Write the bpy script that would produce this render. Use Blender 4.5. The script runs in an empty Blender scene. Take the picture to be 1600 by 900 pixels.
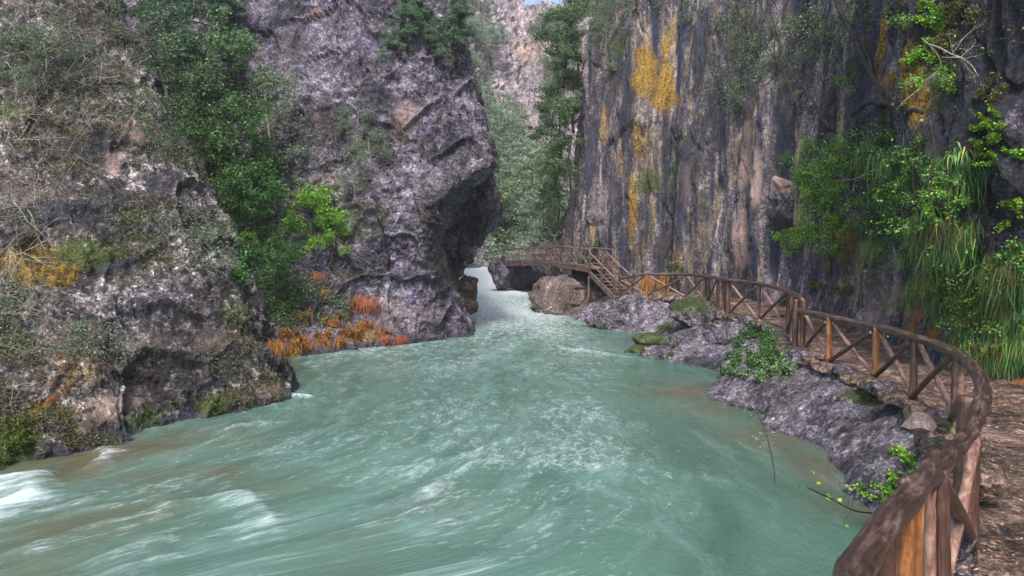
import bpy, math, random
import numpy as np
from mathutils import Vector, Matrix
from mathutils.bvhtree import BVHTree

R = math.radians
S = bpy.context.scene
COL = S.collection
PI = math.pi
random.seed(7)
rng = np.random.default_rng(7)

# ------------------------------------------------------------------ camera
F = 1067.0
EYE = 3.2
PITCH = math.atan(45 / F)
cam = bpy.data.cameras.new('camera')
camo = bpy.data.objects.new('camera', cam)
COL.objects.link(camo)
cam.sensor_width = 36.0
cam.lens = 36.0 * F / 1600.0
cam.clip_start = 0.05
cam.clip_end = 2000
camo.location = (0, 0, EYE)
camo.rotation_euler = (R(90) - PITCH, 0, 0)
S.camera = camo

# ------------------------------------------------------------------ world, sun, exposure
SUN_EL, SUN_AZ = 52, 189      # degrees; azimuth clockwise from +Y
w = bpy.data.worlds.new('World')
S.world = w
w.use_nodes = True
wn = w.node_tree
wn.nodes.clear()
sky = wn.nodes.new('ShaderNodeTexSky')
sky.sky_type = 'NISHITA'
sky.sun_disc = False
sky.sun_elevation = R(SUN_EL)
sky.sun_rotation = R(SUN_AZ)
sky.dust_density = 3.0
sky.ozone_density = 1.2
bg = wn.nodes.new('ShaderNodeBackground')
bg.inputs['Strength'].default_value = 0.12
wo = wn.nodes.new('ShaderNodeOutputWorld')
wn.links.new(sky.outputs[0], bg.inputs[0])
wn.links.new(bg.outputs[0], wo.inputs[0])
sun = bpy.data.lights.new('sun', 'SUN')
sun.energy = 1.5
sun.angle = R(10)
sun.color = (1.0, 0.93, 0.84)
suno = bpy.data.objects.new('sun', sun)
COL.objects.link(suno)
sd = Vector((math.sin(R(SUN_AZ)) * math.cos(R(SUN_EL)), math.cos(R(SUN_AZ)) * math.cos(R(SUN_EL)), math.sin(R(SUN_EL))))
suno.rotation_euler = sd.to_track_quat('Z', 'Y').to_euler()
S.view_settings.view_transform = 'Standard'
S.view_settings.look = 'None'
S.view_settings.gamma = 1.0
S.view_settings.exposure = 1.5
S.render.engine = 'CYCLES'
S.cycles.use_denoising = True
S.cycles.max_bounces = 6
S.cycles.diffuse_bounces = 3
S.cycles.transmission_bounces = 3
S.cycles.transparent_max_bounces = 4


# ------------------------------------------------------------------ numpy noise
def _h(ix, iy, iz, seed):
    n = (ix.astype(np.int64) * 374761393 + iy.astype(np.int64) * 668265263 + iz.astype(np.int64) * 2147483647 + seed * 974711) & 0xffffffff
    n = ((n ^ (n >> 13)) * 1274126177) & 0xffffffff
    n = ((n ^ (n >> 16)) * 2246822519) & 0xffffffff
    return ((n ^ (n >> 15)) & 0xffffff) / float(0xffffff)


def vnoise(p, seed=0):
    i = np.floor(p)
    f = p - i
    i = i.astype(np.int64)
    u = f * f * f * (f * (f * 6 - 15) + 10)
    r = 0
    for dx in (0, 1):
        for dy in (0, 1):
            for dz in (0, 1):
                wgt = (u[:, 0] if dx else 1 - u[:, 0]) * (u[:, 1] if dy else 1 - u[:, 1]) * (u[:, 2] if dz else 1 - u[:, 2])
                r = r + wgt * _h(i[:, 0] + dx, i[:, 1] + dy, i[:, 2] + dz, seed)
    return r * 2 - 1


def fbm(p, scale=1.0, octs=5, seed=0, gain=0.5, ridged=False):
    a, s, t = 1.0, 0.0, 0.0
    q = p * scale
    for o in range(octs):
        n = vnoise(q + o * 17.3, seed + o * 31)
        if ridged:
            n = 1 - 2 * np.abs(n)
        s = s + a * n
        t += a
        a *= gain
        q = q * 2.03
    return s / t


def worley(p, scale=1.0, seed=0):
    """returns F1, F2-F1, cell random"""
    q = p * scale
    i = np.floor(q).astype(np.int64)
    f1 = np.full(len(p), 9.0)
    f2 = np.full(len(p), 9.0)
    cid = np.zeros(len(p))
    for dx in (-1, 0, 1):
        for dy in (-1, 0, 1):
            for dz in (-1, 0, 1):
                c = i + np.array([dx, dy, dz])
                j = np.stack([_h(c[:, 0], c[:, 1], c[:, 2], seed + k) for k in (1, 2, 3)], 1)
                d = np.linalg.norm(c + j - q, axis=1)
                r = _h(c[:, 0], c[:, 1], c[:, 2], seed + 9)
                nearer = d < f1
                f2 = np.where(nearer, f1, np.minimum(f2, d))
                cid = np.where(nearer, r, cid)
                f1 = np.where(nearer, d, f1)
    return f1, f2 - f1, cid


def sstep(a, b, x):
    t = np.clip((x - a) / (b - a), 0, 1)
    return t * t * (3 - 2 * t)


# ------------------------------------------------------------------ placing
SP, CP = math.sin(PITCH), math.cos(PITCH)


def P(px, py, d):
    """point in the world seen at photo pixel (px,py), d metres ahead"""
    u = (px - 800) / F
    v = -(py - 450) / F
    dy = v * SP + CP
    dz = v * CP - SP
    k = d / dy
    return np.array([u * k, d, EYE + dz * k])


def proj(v):
    y = v[:, 1]
    z = v[:, 2] - EYE
    fwd = y * CP - z * SP
    up = y * SP + z * CP
    return 800 + F * v[:, 0] / fwd, 450 - F * up / fwd, fwd


# ------------------------------------------------------------------ mesh helpers
class MB:
    """collects vertices and faces and links them as one mesh object"""
    def __init__(s):
        s.v, s.f, s.n = [], [], 0
        s.g = []

    def add(s, v, f):
        v = np.asarray(v, float)
        s.v.append(v)
        f = np.asarray(f, int)
        s.f.append((f + s.n))
        s.n += len(v)

    def mesh(s, name, mat, smooth=False):
        me = bpy.data.meshes.new(name)
        v = np.concatenate(s.v) if s.v else np.zeros((0, 3))
        fs = [x for x in s.f if len(x)]
        me.vertices.add(len(v))
        me.vertices.foreach_set('co', v.astype(np.float32).ravel())
        tot = np.concatenate([np.full(len(x), x.shape[1]) for x in fs]) if fs else np.zeros(0, int)
        idx = np.concatenate([x.ravel() for x in fs]) if fs else np.zeros(0, int)
        me.loops.add(len(idx))
        me.loops.foreach_set('vertex_index', idx.astype(np.int32))
        me.polygons.add(len(tot))
        st = np.concatenate([[0], np.cumsum(tot)[:-1]])
        me.polygons.foreach_set('loop_start', st.astype(np.int32))
        me.polygons.foreach_set('loop_total', tot.astype(np.int32))
        me.polygons.foreach_set('use_smooth', np.full(len(tot), smooth))
        me.update(calc_edges=True)
        if s.g and sum(len(a) for a in s.g) == len(v):
            at = me.attributes.new('grain', 'FLOAT_VECTOR', 'POINT')
            at.data.foreach_set('vector', np.concatenate(s.g).astype(np.float32).ravel())
        me.validate()
        if mat:
            me.materials.append(mat)
        return me

    def build(s, name, mat, parent=None, smooth=False):
        return link(name, s.mesh(name, mat, smooth), parent)


def link(name, data, parent=None, loc=None):
    o = bpy.data.objects.new(name, data)
    COL.objects.link(o)
    if parent:
        o.parent = parent
    if loc is not None:
        o.location = loc
    return o


def tag(o, label=None, cat=None, group=None, kind=None):
    if label: o['label'] = label
    if cat: o['category'] = cat
    if group: o['group'] = group
    if kind: o['kind'] = kind
    return o


def empty(name, loc=(0, 0, 0), rz=0):
    o = link(name, None, None, loc)
    o.rotation_euler = (0, 0, rz)
    o.empty_display_size = 0.2
    return o


def copy_tree(o, parent=None):
    c = o.copy()
    COL.objects.link(c)
    c.parent = parent
    for ch in o.children:
        copy_tree(ch, c)
    return c


def catmull(pts, n):
    """resample along axis 0 to n samples with centripetal-free Catmull-Rom"""
    pts = np.asarray(pts, float)
    m = len(pts)
    t = np.linspace(0, m - 1, n)
    i = np.clip(np.floor(t).astype(int), 0, m - 2)
    f = (t - i).reshape((-1,) + (1,) * (pts.ndim - 1))
    p0 = pts[np.clip(i - 1, 0, m - 1)]
    p1 = pts[i]
    p2 = pts[i + 1]
    p3 = pts[np.clip(i + 2, 0, m - 1)]
    return 0.5 * (2 * p1 + (p2 - p0) * f + (2 * p0 - 5 * p1 + 4 * p2 - p3) * f ** 2 + (3 * p1 - p0 - 3 * p2 + p3) * f ** 3)


def gridfaces(nr, nc):
    a = np.arange(nr * nc).reshape(nr, nc)
    return np.stack([a[:-1, :-1], a[:-1, 1:], a[1:, 1:], a[1:, :-1]], -1).reshape(-1, 4)


def gridnormals(g):
    du = np.gradient(g, axis=1)
    dv = np.gradient(g, axis=0)
    n = np.cross(du, dv)
    return n / (np.linalg.norm(n, axis=2, keepdims=True) + 1e-9)


def tube(mb, pts, rad, sides=8, n=None, bump=0.0, seed=0, caps=True):
    pts = np.asarray(pts, float)
    rad = np.asarray(rad, float) if np.ndim(rad) else np.full(len(pts), float(rad))
    if n and len(pts) > 2 or n and len(pts) == 2:
        rr = np.interp(np.linspace(0, len(pts) - 1, n), np.arange(len(rad)), rad)
        pts = catmull(pts, n) if len(pts) > 2 else pts[0] + (pts[1] - pts[0]) * np.linspace(0, 1, n)[:, None]
        rad = rr * (1 + (bump > .015) * .10 * vnoise(np.c_[np.arange(n) * .33, np.full(n, seed * 3.1), np.zeros(n)], seed))
    m = len(pts)
    tan = np.gradient(pts, axis=0)
    tan /= np.linalg.norm(tan, axis=1, keepdims=True) + 1e-9
    ref = np.array([0.13, 0.21, 0.97]) if abs(tan[0][2]) < 0.8 else np.array([0.9, 0.3, 0.1])
    a = np.cross(tan, ref)
    a /= np.linalg.norm(a, axis=1, keepdims=True) + 1e-9
    b = np.cross(tan, a)
    th = np.linspace(0, 2 * PI, sides, endpoint=False)
    ring = a[:, None] * np.cos(th)[None, :, None] + b[:, None] * np.sin(th)[None, :, None]
    r = np.repeat(rad[:, None], sides, 1)
    v = pts[:, None] + ring * r[..., None]
    al_ = np.r_[0, np.cumsum(np.linalg.norm(np.diff(pts, axis=0), axis=1))] + seed * 1.7
    rm = rad.mean()
    gr = np.stack([np.repeat(np.cos(th)[None] * rm, m, 0), np.repeat(np.sin(th)[None] * rm, m, 0), np.repeat(al_[:, None], sides, 1)], -1).reshape(-1, 3)
    mb.g.append(gr)
    if bump:
        nn = fbm(gr * np.array([28, 28, 3.0]), 1.0, 3, seed) * 0.45 + fbm(gr * np.array([12, 12, 5.0]), 1.0, 3, seed + 4) * 0.6
        v = v + ring * (nn.reshape(m, sides) * bump)[..., None]
    v = v.reshape(-1, 3)
    i = np.arange(m - 1)[:, None] * sides
    j = np.arange(sides)[None]
    jn = (j + 1) % sides
    f = np.stack([i + j, i + jn, i + sides + jn, i + sides + j], -1).reshape(-1, 4)
    mb.add(v, f)
    if caps and sides >= 5:
        off = mb.n
        c = np.stack([pts[0], pts[-1]])
        mb.v.append(c)
        mb.g.append(np.array([[0, 0, al_[0]], [0, 0, al_[-1]]]))
        base = off - m * sides
        t = []
        for k in range(sides):
            t.append([off, base + (k + 1) % sides, base + k])
            t.append([off + 1, base + (m - 1) * sides + k, base + (m - 1) * sides + (k + 1) % sides])
        mb.f.append(np.array(t))
        mb.n += 2


def unit(v):
    return v / (np.linalg.norm(v, axis=-1, keepdims=True) + 1e-9)


def leaves(mb, c, L, W, up=None, droop=0.0, rg=rng):
    """leaf sized folded diamonds at the centres c"""
    n = len(c)
    a = unit(rg.normal(size=(n, 3)) * np.array([1, 1, 0.6]) + (np.array([0, 0, -droop])))
    b = unit(np.cross(a, rg.normal(size=(n, 3)) + (up if up is not None else np.array([0, 0, 1.2]))))
    s = rg.uniform(0.65, 1.35, (n, 1))
    nn = np.cross(a, b)
    l, wd = L * s / 2, W * s / 2
    v = np.stack([c - a * l, c + b * wd + nn * wd * .25, c + a * l, c - b * wd + nn * wd * .25], 1).reshape(-1, 3)
    mb.add(v, np.arange(n * 4).reshape(n, 4))


# ------------------------------------------------------------------ materials
class NT:
    def __init__(s, name):
        s.m = bpy.data.materials.new(name)
        s.m.use_nodes = True
        s.t = s.m.node_tree
        s.t.nodes.clear()
        s.out = s.t.nodes.new('ShaderNodeOutputMaterial')

    def n(s, typ, **kw):
        nd = s.t.nodes.new('ShaderNode' + typ)
        for k, v in kw.items():
            if k.startswith('_'):
                setattr(nd, k[1:], v)
            else:
                key = k.replace('__', ' ')
                sock = nd.inputs[int(key[1:])] if key[0] == 'i' and key[1:].isdigit() else nd.inputs[key]
                if isinstance(v, bpy.types.NodeSocket):
                    s.t.links.new(v, sock)
                else:
                    sock.default_value = v
        return nd

    def math(s, op, a, b=0.0, clamp=False):
        return s.n('Math', _operation=op, _use_clamp=clamp, i0=a, i1=b).outputs[0]

    def mix(s, fac, a, b, blend='MIX'):
        nd = s.t.nodes.new('ShaderNodeMix')
        nd.data_type = 'RGBA'
        nd.blend_type = blend
        for sock, v in ((nd.inputs[0], fac), (nd.inputs[6], a), (nd.inputs[7], b)):
            if isinstance(v, bpy.types.NodeSocket):
                s.t.links.new(v, sock)
            else:
                sock.default_value = v if not isinstance(v, tuple) or len(v) == 4 else v + (1,)
        return nd.outputs[2]

    def ramp(s, fac, stops, interp='LINEAR'):
        nd = s.t.nodes.new('ShaderNodeValToRGB')
        nd.color_ramp.interpolation = interp
        e = nd.color_ramp.elements
        while len(e) < len(stops):
            e.new(0.5)
        for k, (p, c) in enumerate(stops):
            e[k].position = p
            e[k].color = c if len(c) == 4 else tuple(c) + (1,)
        s.t.links.new(fac, nd.inputs[0])
        return nd.outputs[0]

    def noise(s, vec, scale, detail=4, rough=0.55, dist=0.0):
        return s.n('TexNoise', Vector=vec, Scale=scale, Detail=detail, Roughness=rough, Distortion=dist).outputs[0]

    def mapv(s, scale=(1, 1, 1), rot=(0, 0, 0), src=None):
        src = src or s.n('TexCoord').outputs['Object']
        return s.n('Mapping', Vector=src, Scale=scale, Rotation=rot).outputs[0]

    def pbsdf(s, **kw):
        nd = s.n('BsdfPrincipled', **kw)
        s.t.links.new(nd.outputs[0], s.out.inputs[0])
        return nd

    def bump(s, h, strength=0.5, dist=0.05, normal=None):
        kw = dict(Height=h, Strength=strength, Distance=dist)
        if normal is not None:
            kw['Normal'] = normal
        return s.n('Bump', **kw).outputs[0]


def rock_mat(name, dark, mid, light, pale, zs=1.0, moss=(.05, .085, .018), ochre=(.44, .26, .03), palec=(.62, .45, .40),
             wet=(.028, .03, .045), speck=0.5, bumpd=0.10, tint=(.2, .17, .3), grain=1.0, pebble=7.0, peb=.55, streaks=0.0):
    t = NT(name)
    v = t.mapv((1, 1, zs))
    viso = t.mapv((1, 1, 1))
    n0 = t.noise(v, 0.55 * grain, 5, 0.6)
    n1 = t.noise(v, 2.6 * grain, 8, 0.72, 0.4)
    n2 = t.noise(viso, 11.0 * grain, 6, 0.75)
    n3 = t.noise(viso, 38.0 * grain, 3, 0.7)
    s = t.math('ADD', t.math('MULTIPLY', n1, 0.42), t.math('MULTIPLY', n2, 0.38))
    s = t.math('ADD', s, t.math('MULTIPLY', n3, 0.20))
    s = t.math('ADD', s, t.math('MULTIPLY', t.math('SUBTRACT', n0, 0.5), 0.35))
    base = t.ramp(s, [(0.425, dark), (0.475, mid), (0.535, light), (0.60, pale)])
    # pebbles of the conglomerate
    wv = t.n('VectorMath', _operation='ADD', i0=viso, i1=t.n('VectorMath', _operation='SCALE', i0=t.n('TexNoise', Vector=viso, Scale=5.0, Detail=3.0).outputs[1], Scale=.22).outputs[0]).outputs[0]
    pv = t.n('TexVoronoi', Vector=wv, Scale=pebble, Randomness=1.0)
    pv2 = t.n('TexVoronoi', Vector=wv, Scale=pebble * 2.7, Randomness=1.0)
    pr = t.n('SeparateColor', Color=pv.outputs['Color']).outputs[0]
    pr2 = t.n('SeparateColor', Color=pv2.outputs['Color']).outputs[1]
    pp_ = t.math('ADD', t.math('MULTIPLY', pr, .5), t.math('MULTIPLY', pr2, .5))
    base = t.mix(peb, base, t.ramp(pp_, [(.18, (.10, .10, .11)), (.42, (.70, .70, .70)), (.68, (1.6, 1.55, 1.5)), (.88, (3.1, 3.0, 2.8))]), 'MULTIPLY')
    # violet and brown drift
    n4 = t.noise(viso, 0.9, 4, 0.6)
    base = t.mix(t.math('MULTIPLY', t.math('SUBTRACT', n4, 0.45, True), 2.2, True), base, tint, 'SOFT_LIGHT')
    n5 = t.noise(viso, 1.7, 5, 0.65)
    base = t.mix(t.math('MULTIPLY', t.math('SUBTRACT', n5, 0.54, True), 3.0, True), base, t.mix(0.6, base, (.16, .105, .055), 'MIX'))
    if streaks:
        sv = t.mapv((1, 1, .045))
        k1 = t.noise(sv, 1.25, 5, .6, .3)
        k2 = t.noise(t.mapv((1, 1, .07), (0, 0, .6)), 2.1, 5, .62, .3)
        k3 = t.noise(t.mapv((1, 1, .05), (0, 0, 1.1)), 3.2, 4, .6)
        base = t.mix(t.math('MULTIPLY', t.math('SUBTRACT', k2, .55, True), 8 * streaks, True), base, t.mix(1.0, (.50, .36, .15), t.ramp(s, [(.41, (.15, .15, .15)), (.52, (.7, .7, .7)), (.62, (1.2, 1.2, 1.2))]), 'MULTIPLY'))
        base = t.mix(t.math('MULTIPLY', t.math('SUBTRACT', k3, .60, True), 8 * streaks, True), base, t.mix(1.0, (.62, .54, .50), t.ramp(s, [(.41, (.2, .2, .2)), (.52, (.7, .7, .7)), (.62, (1.2, 1.2, 1.2))]), 'MULTIPLY'))
        base = t.mix(t.math('MULTIPLY', t.math('SUBTRACT', k1, .485, True), 9 * streaks, True), base, t.mix(n2, (.008, .012, .022), (.055, .065, .115)))
    # lichen specks
    vo = t.n('TexVoronoi', Vector=viso, Scale=13.0 * grain, Randomness=1.0)
    lf = t.math('GREATER_THAN', t.math('ADD', t.math('MULTIPLY', vo.outputs['Distance'], -1.0), t.math('MULTIPLY', n2, 0.9)), 0.30)
    lf = t.math('MULTIPLY', lf, t.math('MULTIPLY', t.math('SUBTRACT', n1, 0.5, True), 6.0, True))
    base = t.mix(t.math('MULTIPLY', lf, speck), base, (.58, .55, .50))
    at = t.n('Attribute', _attribute_name='mask')
    sep = t.n('SeparateColor', Color=at.outputs['Color'])
    rough_n = t.math('ADD', t.math('MULTIPLY', n1, 0.7), t.math('MULTIPLY', n2, 0.8))
    tone = t.ramp(s, [(.38, (.18, .18, .18)), (.5, (.8, .8, .8)), (.62, (1.35, 1.35, 1.35))])

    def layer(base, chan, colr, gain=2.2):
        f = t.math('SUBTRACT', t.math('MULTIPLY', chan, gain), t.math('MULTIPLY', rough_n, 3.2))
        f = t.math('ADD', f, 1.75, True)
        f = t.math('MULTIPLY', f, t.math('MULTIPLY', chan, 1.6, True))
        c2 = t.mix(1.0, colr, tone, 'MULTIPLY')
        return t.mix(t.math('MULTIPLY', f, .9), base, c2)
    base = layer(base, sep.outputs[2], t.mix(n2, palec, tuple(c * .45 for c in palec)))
    base = layer(base, at.outputs['Alpha'], t.mix(n2, tuple(c * .5 for c in wet), tuple(c * 2.4 for c in wet)))  # dark layer: wet rock, also shade painted into hollow and underside
    base = layer(base, sep.outputs[1], t.ramp(t.math('ADD', t.math('MULTIPLY', n2, .6), t.math('MULTIPLY', n3, .4)), [(.38, (.035, .022, .012)), (.47, tuple(c * .5 for c in ochre)), (.55, ochre), (.66, (ochre[0] * 1.3, ochre[1] * 1.7, ochre[2] * 2.5))]))
    base = layer(base, sep.outputs[0], t.ramp(n3, [(.3, tuple(c * .4 for c in moss)), (.5, moss), (.7, (moss[0] * 3.2, moss[1] * 2.6, moss[2] * 2))]))
    hgt = t.math('ADD', t.math('MULTIPLY', n1, 1.0), t.math('MULTIPLY', n2, 0.55))
    hgt = t.math('ADD', hgt, t.math('MULTIPLY', n3, 0.25))
    nb = t.bump(hgt, 1.0, bumpd)
    rg_ = t.math('SUBTRACT', 0.85, t.math('MULTIPLY', at.outputs['Alpha'], 0.45))
    t.pbsdf(**{'Base Color': base, 'Roughness': rg_, 'Normal': nb, 'Specular IOR Level': 0.35})
    return t.m


def leaf_mat(name, cols, trans=0.3, rough=0.5):
    t = NT(name)
    g = t.n('NewGeometry')
    oi = t.n('ObjectInfo')
    f = t.math('ADD', g.outputs['Random Per Island'], t.math('MULTIPLY', t.math('SUBTRACT', oi.outputs['Random'], .5), .25), True)
    k = len(cols)
    c = t.ramp(f, [(i / (k - 1), cc) for i, cc in enumerate(cols)])
    # clumps of older and younger growth, carried by the plant
    nz = t.noise(t.mapv(), 1.6, 3, 0.6)
    c = t.mix(t.math('MULTIPLY', t.math('SUBTRACT', nz, .50, True), 2.2, True), c, tuple(x * 1.7 for x in cols[-2]), 'MIX')
    p = t.n('BsdfPrincipled', **{'Base Color': c, 'Roughness': rough, 'Specular IOR Level': 0.4})
    tr = t.n('BsdfTranslucent', Color=c)
    m = t.n('MixShader', Fac=trans, i1=p.outputs[0], i2=tr.outputs[0])
    t.t.links.new(m.outputs[0], t.out.inputs[0])
    return t.m


def bark_mat(name, a, b, c, zs=0.15, spec=0.3, rough=0.7, bumpd=0.01, scale=18, grain=False):
    t = NT(name)
    src = t.n('Attribute', _attribute_name='grain').outputs['Vector'] if grain else None
    v = t.mapv((1, 1, zs), src=src)
    n1 = t.noise(v, scale * (1.6 if grain else 1), 6, .65, .5)
    n2 = t.noise(t.mapv(), 4.5, 6, .65)
    n2 = t.math('ADD', t.math('MULTIPLY', n2, .55), t.math('MULTIPLY', t.noise(t.mapv(), 26, 5, .7), .45))
    s = t.math('ADD', t.math('MULTIPLY', n1, .6), t.math('MULTIPLY', n2, .4))
    col = t.ramp(s, [(.36, a), (.5, b), (.66, c)]) if grain else t.ramp(s, [(.38, a), (.5, b), (.61, c)])
    t.pbsdf(**{'Base Color': col, 'Roughness': rough, 'Specular IOR Level': spec, 'Normal': t.bump(n1, .7, bumpd)})
    return t.m


M = {}
M['rock_left'] = rock_mat('rock_left', (.006, .006, .007), (.036, .034, .036), (.105, .096, .10), (.40, .37, .36), speck=.75, zs=.8, peb=.8, pebble=6.5)
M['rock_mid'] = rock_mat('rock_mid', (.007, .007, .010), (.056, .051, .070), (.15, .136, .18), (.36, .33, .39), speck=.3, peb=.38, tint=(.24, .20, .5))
M['rock_wall'] = rock_mat('rock_wall', (.012, .012, .018), (.052, .053, .070), (.145, .130, .150), (.40, .34, .32), zs=.2, peb=.45, streaks=.9, speck=.2, bumpd=.14, tint=(.2, .2, .45))
M['rock_slab'] = rock_mat('rock_slab', (.025, .023, .028), (.09, .083, .10), (.195, .178, .22), (.42, .39, .45), speck=.15, bumpd=.16, peb=.6, pebble=11, tint=(.30, .26, .45), grain=1.5)
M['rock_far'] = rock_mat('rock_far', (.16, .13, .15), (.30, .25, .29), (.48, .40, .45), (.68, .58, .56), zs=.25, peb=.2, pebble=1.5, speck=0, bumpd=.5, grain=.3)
M['soil'] = rock_mat('soil', (.018, .013, .010), (.075, .052, .042), (.17, .12, .10), (.36, .28, .25), speck=.2, pebble=16, bumpd=.07, tint=(.35, .22, .2), grain=1.6)
M['leaf_dark'] = leaf_mat('leaf_dark', [(.006, .022, .006), (.022, .080, .018), (.060, .165, .034), (.14, .28, .07)])
M['leaf_mid'] = leaf_mat('leaf_mid', [(.018, .045, .018), (.075, .150, .060), (.16, .27, .11), (.28, .40, .20)])
M['leaf_grass'] = leaf_mat('leaf_grass', [(.004, .018, .008), (.012, .065, .020), (.028, .13, .032), (.06, .22, .045), (.18, .34, .06), (.42, .27, .07)], .15)
M['leaf_bright'] = leaf_mat('leaf_bright', [(.015, .05, .008), (.09, .25, .02), (.19, .42, .035), (.36, .58, .09)])
M['leaf_lime'] = leaf_mat('leaf_lime', [(.07, .17, .01), (.13, .27, .015), (.20, .36, .02), (.32, .48, .05)])
M['leaf_grey'] = leaf_mat('leaf_grey', [(.055, .085, .05), (.11, .16, .095), (.17, .23, .14), (.26, .32, .21)])
M['leaf_pine'] = leaf_mat('leaf_pine', [(.03, .075, .04), (.075, .15, .085), (.13, .23, .13), (.20, .31, .20)])
M['leaf_olive'] = leaf_mat('leaf_olive', [(.05, .055, .015), (.10, .11, .03), (.15, .14, .05), (.22, .20, .08)])
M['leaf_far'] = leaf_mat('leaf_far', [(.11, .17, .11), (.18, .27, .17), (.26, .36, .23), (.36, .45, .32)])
M['leaf_dead'] = leaf_mat('leaf_dead', [(.07, .04, .012), (.22, .09, .02), (.38, .17, .035), (.46, .28, .09)], .25, .7)
M['leaf_red'] = leaf_mat('leaf_red', [(.12, .03, .012), (.30, .075, .03), (.44, .14, .06), (.50, .24, .12)], .25, .7)
M['litter'] = leaf_mat('litter', [(.06, .035, .02), (.16, .085, .045), (.30, .18, .11), (.50, .40, .34)], .1, .7)
M['moss'] = leaf_mat('moss', [(.018, .035, .006), (.04, .07, .01), (.08, .115, .015), (.16, .18, .03)], .2, .8)
M['bark_dark'] = bark_mat('bark_dark', (.006, .005, .005), (.022, .017, .014), (.075, .06, .05))
M['bark_pale'] = bark_mat('bark_pale', (.10, .09, .075), (.26, .23, .19), (.46, .42, .36))
M['twig_violet'] = bark_mat('twig_violet', (.12, .09, .09), (.24, .18, .19), (.38, .32, .32))
M['rail'] = bark_mat('rail', (.008, .005, .004), (.050, .028, .022), (.20, .145, .125), zs=.10, spec=.7, rough=.34, bumpd=.02, scale=22, grain=True)
M['post'] = bark_mat('post', (.016, .008, .006), (.07, .033, .022), (.19, .11, .075), spec=.6, rough=.45, zs=.12, grain=True)
M['post_orange'] = bark_mat('post_orange', (.05, .018, .008), (.22, .085, .028), (.50, .27, .12), spec=.6, rough=.35, zs=.1, grain=True)
M['brace_pale'] = bark_mat('brace_pale', (.07, .035, .025), (.22, .12, .09), (.46, .33, .27), spec=.5, rough=.45, zs=.3, grain=True)
M['plank'] = bark_mat('plank', (.04, .024, .022), (.13, .088, .078), (.32, .25, .24), zs=.5)
M['plank_ochre'] = bark_mat('plank_ochre', (.07, .04, .02), (.20, .12, .06), (.36, .25, .14), zs=.5)


# water
def water_mat():
    t = NT('water')
    at = t.n('Attribute', _attribute_name='mask')
    sep = t.n('SeparateColor', Color=at.outputs['Color'])
    fl = t.n('Attribute', _attribute_name='flow').outputs['Vector']
    n1 = t.noise(t.mapv((1.0, .35, 1.0), src=fl), .9, 4, .6, .6)
    n2 = t.noise(t.mapv((1.0, .42, 1.0), src=fl), 4.6, 6, .72, .8)
    n3 = t.noise(t.mapv((1.0, .6, 1.0), src=fl), 19, 5, .78, .4)
    n4 = t.noise(t.mapv((1.0, .34, 1.0), src=fl), 1.7, 7, .68, 1.2)
    deep = t.mix(t.ramp(n1, [(.35, (0, 0, 0)), (.65, (1, 1, 1))]), (.040, .094, .066), (.076, .158, .118))
    deep = t.mix(t.math('MULTIPLY', sep.outputs[0], .62, True), deep, (.17, .30, .30))
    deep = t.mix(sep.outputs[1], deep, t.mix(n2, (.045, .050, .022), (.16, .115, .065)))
    # silky bands of air in the water, then broken flecks of foam
    sf = t.math('ADD', t.math('MULTIPLY', n4, 1.0), t.math('MULTIPLY', sep.outputs[0], .42))
    sf = t.math('MULTIPLY', t.math('SUBTRACT', sf, .56, True), 2.6, True)
    col = t.mix(t.math('MULTIPLY', sf, .42), deep, (.30, .46, .46))
    ff = t.math('ADD', t.math('MULTIPLY', n2, .60), t.math('MULTIPLY', n3, .50))
    ff = t.math('ADD', ff, t.math('MULTIPLY', sep.outputs[0], .55))
    ff = t.math('MULTIPLY', t.math('SUBTRACT', ff, .70, True), 3.2, True)
    col = t.mix(t.math('MULTIPLY', ff, .85), col, (.74, .84, .88))
    col = t.mix(t.math('MULTIPLY', t.math('SUBTRACT', sep.outputs[0], .72, True), 2.4, True), col, t.mix(n2, (.62, .74, .78), (.92, .95, .96)))
    rg_ = t.math('ADD', t.math('MULTIPLY', ff, .4), .08)
    h = t.math('ADD', t.math('MULTIPLY', n2, .6), t.math('MULTIPLY', n3, .4))
    t.pbsdf(**{'Base Color': col, 'Roughness': rg_, 'IOR': 1.33, 'Specular IOR Level': .5, 'Normal': t.bump(h, .9, .07)})
    return t.m


M['water'] = water_mat()

# ------------------------------------------------------------------ loft rock builder
BVH = {}


def paint(v, blobs, base=(0, 0, 0, 0)):
    """stains, moss and lichen patches of the rock, and painted shade, laid round points of its surface"""
    m = np.tile(np.array(base, float), (len(v), 1))
    px, py, d = proj(v)
    wob = 1 + 0.55 * fbm(v, 1.3, 4, 91)
    for (x, y, rx, ry, ch, st) in blobs:
        near = (np.abs(px - x) < 14) & (np.abs(py - y) < 14) & (d > 0.5)
        if near.any():
            idx = np.where(near)[0]
            k = idx[np.argmin(d[idx])]
        else:
            ok = d > 0.5
            k = np.where(ok)[0][np.argmin((px[ok] - x) ** 2 + (py[ok] - y) ** 2)]
        c = v[k]
        sc = d[k] / F
        dh = np.hypot(v[:, 0] - c[0], (v[:, 1] - c[1]) * .6) / (rx * sc)
        dz = (v[:, 2] - c[2]) / (ry * sc)
        m[:, ch] = np.maximum(m[:, ch], st * np.exp(-((dh ** 2 + dz ** 2) / wob ** 2) ** 1.4))
    return m


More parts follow.
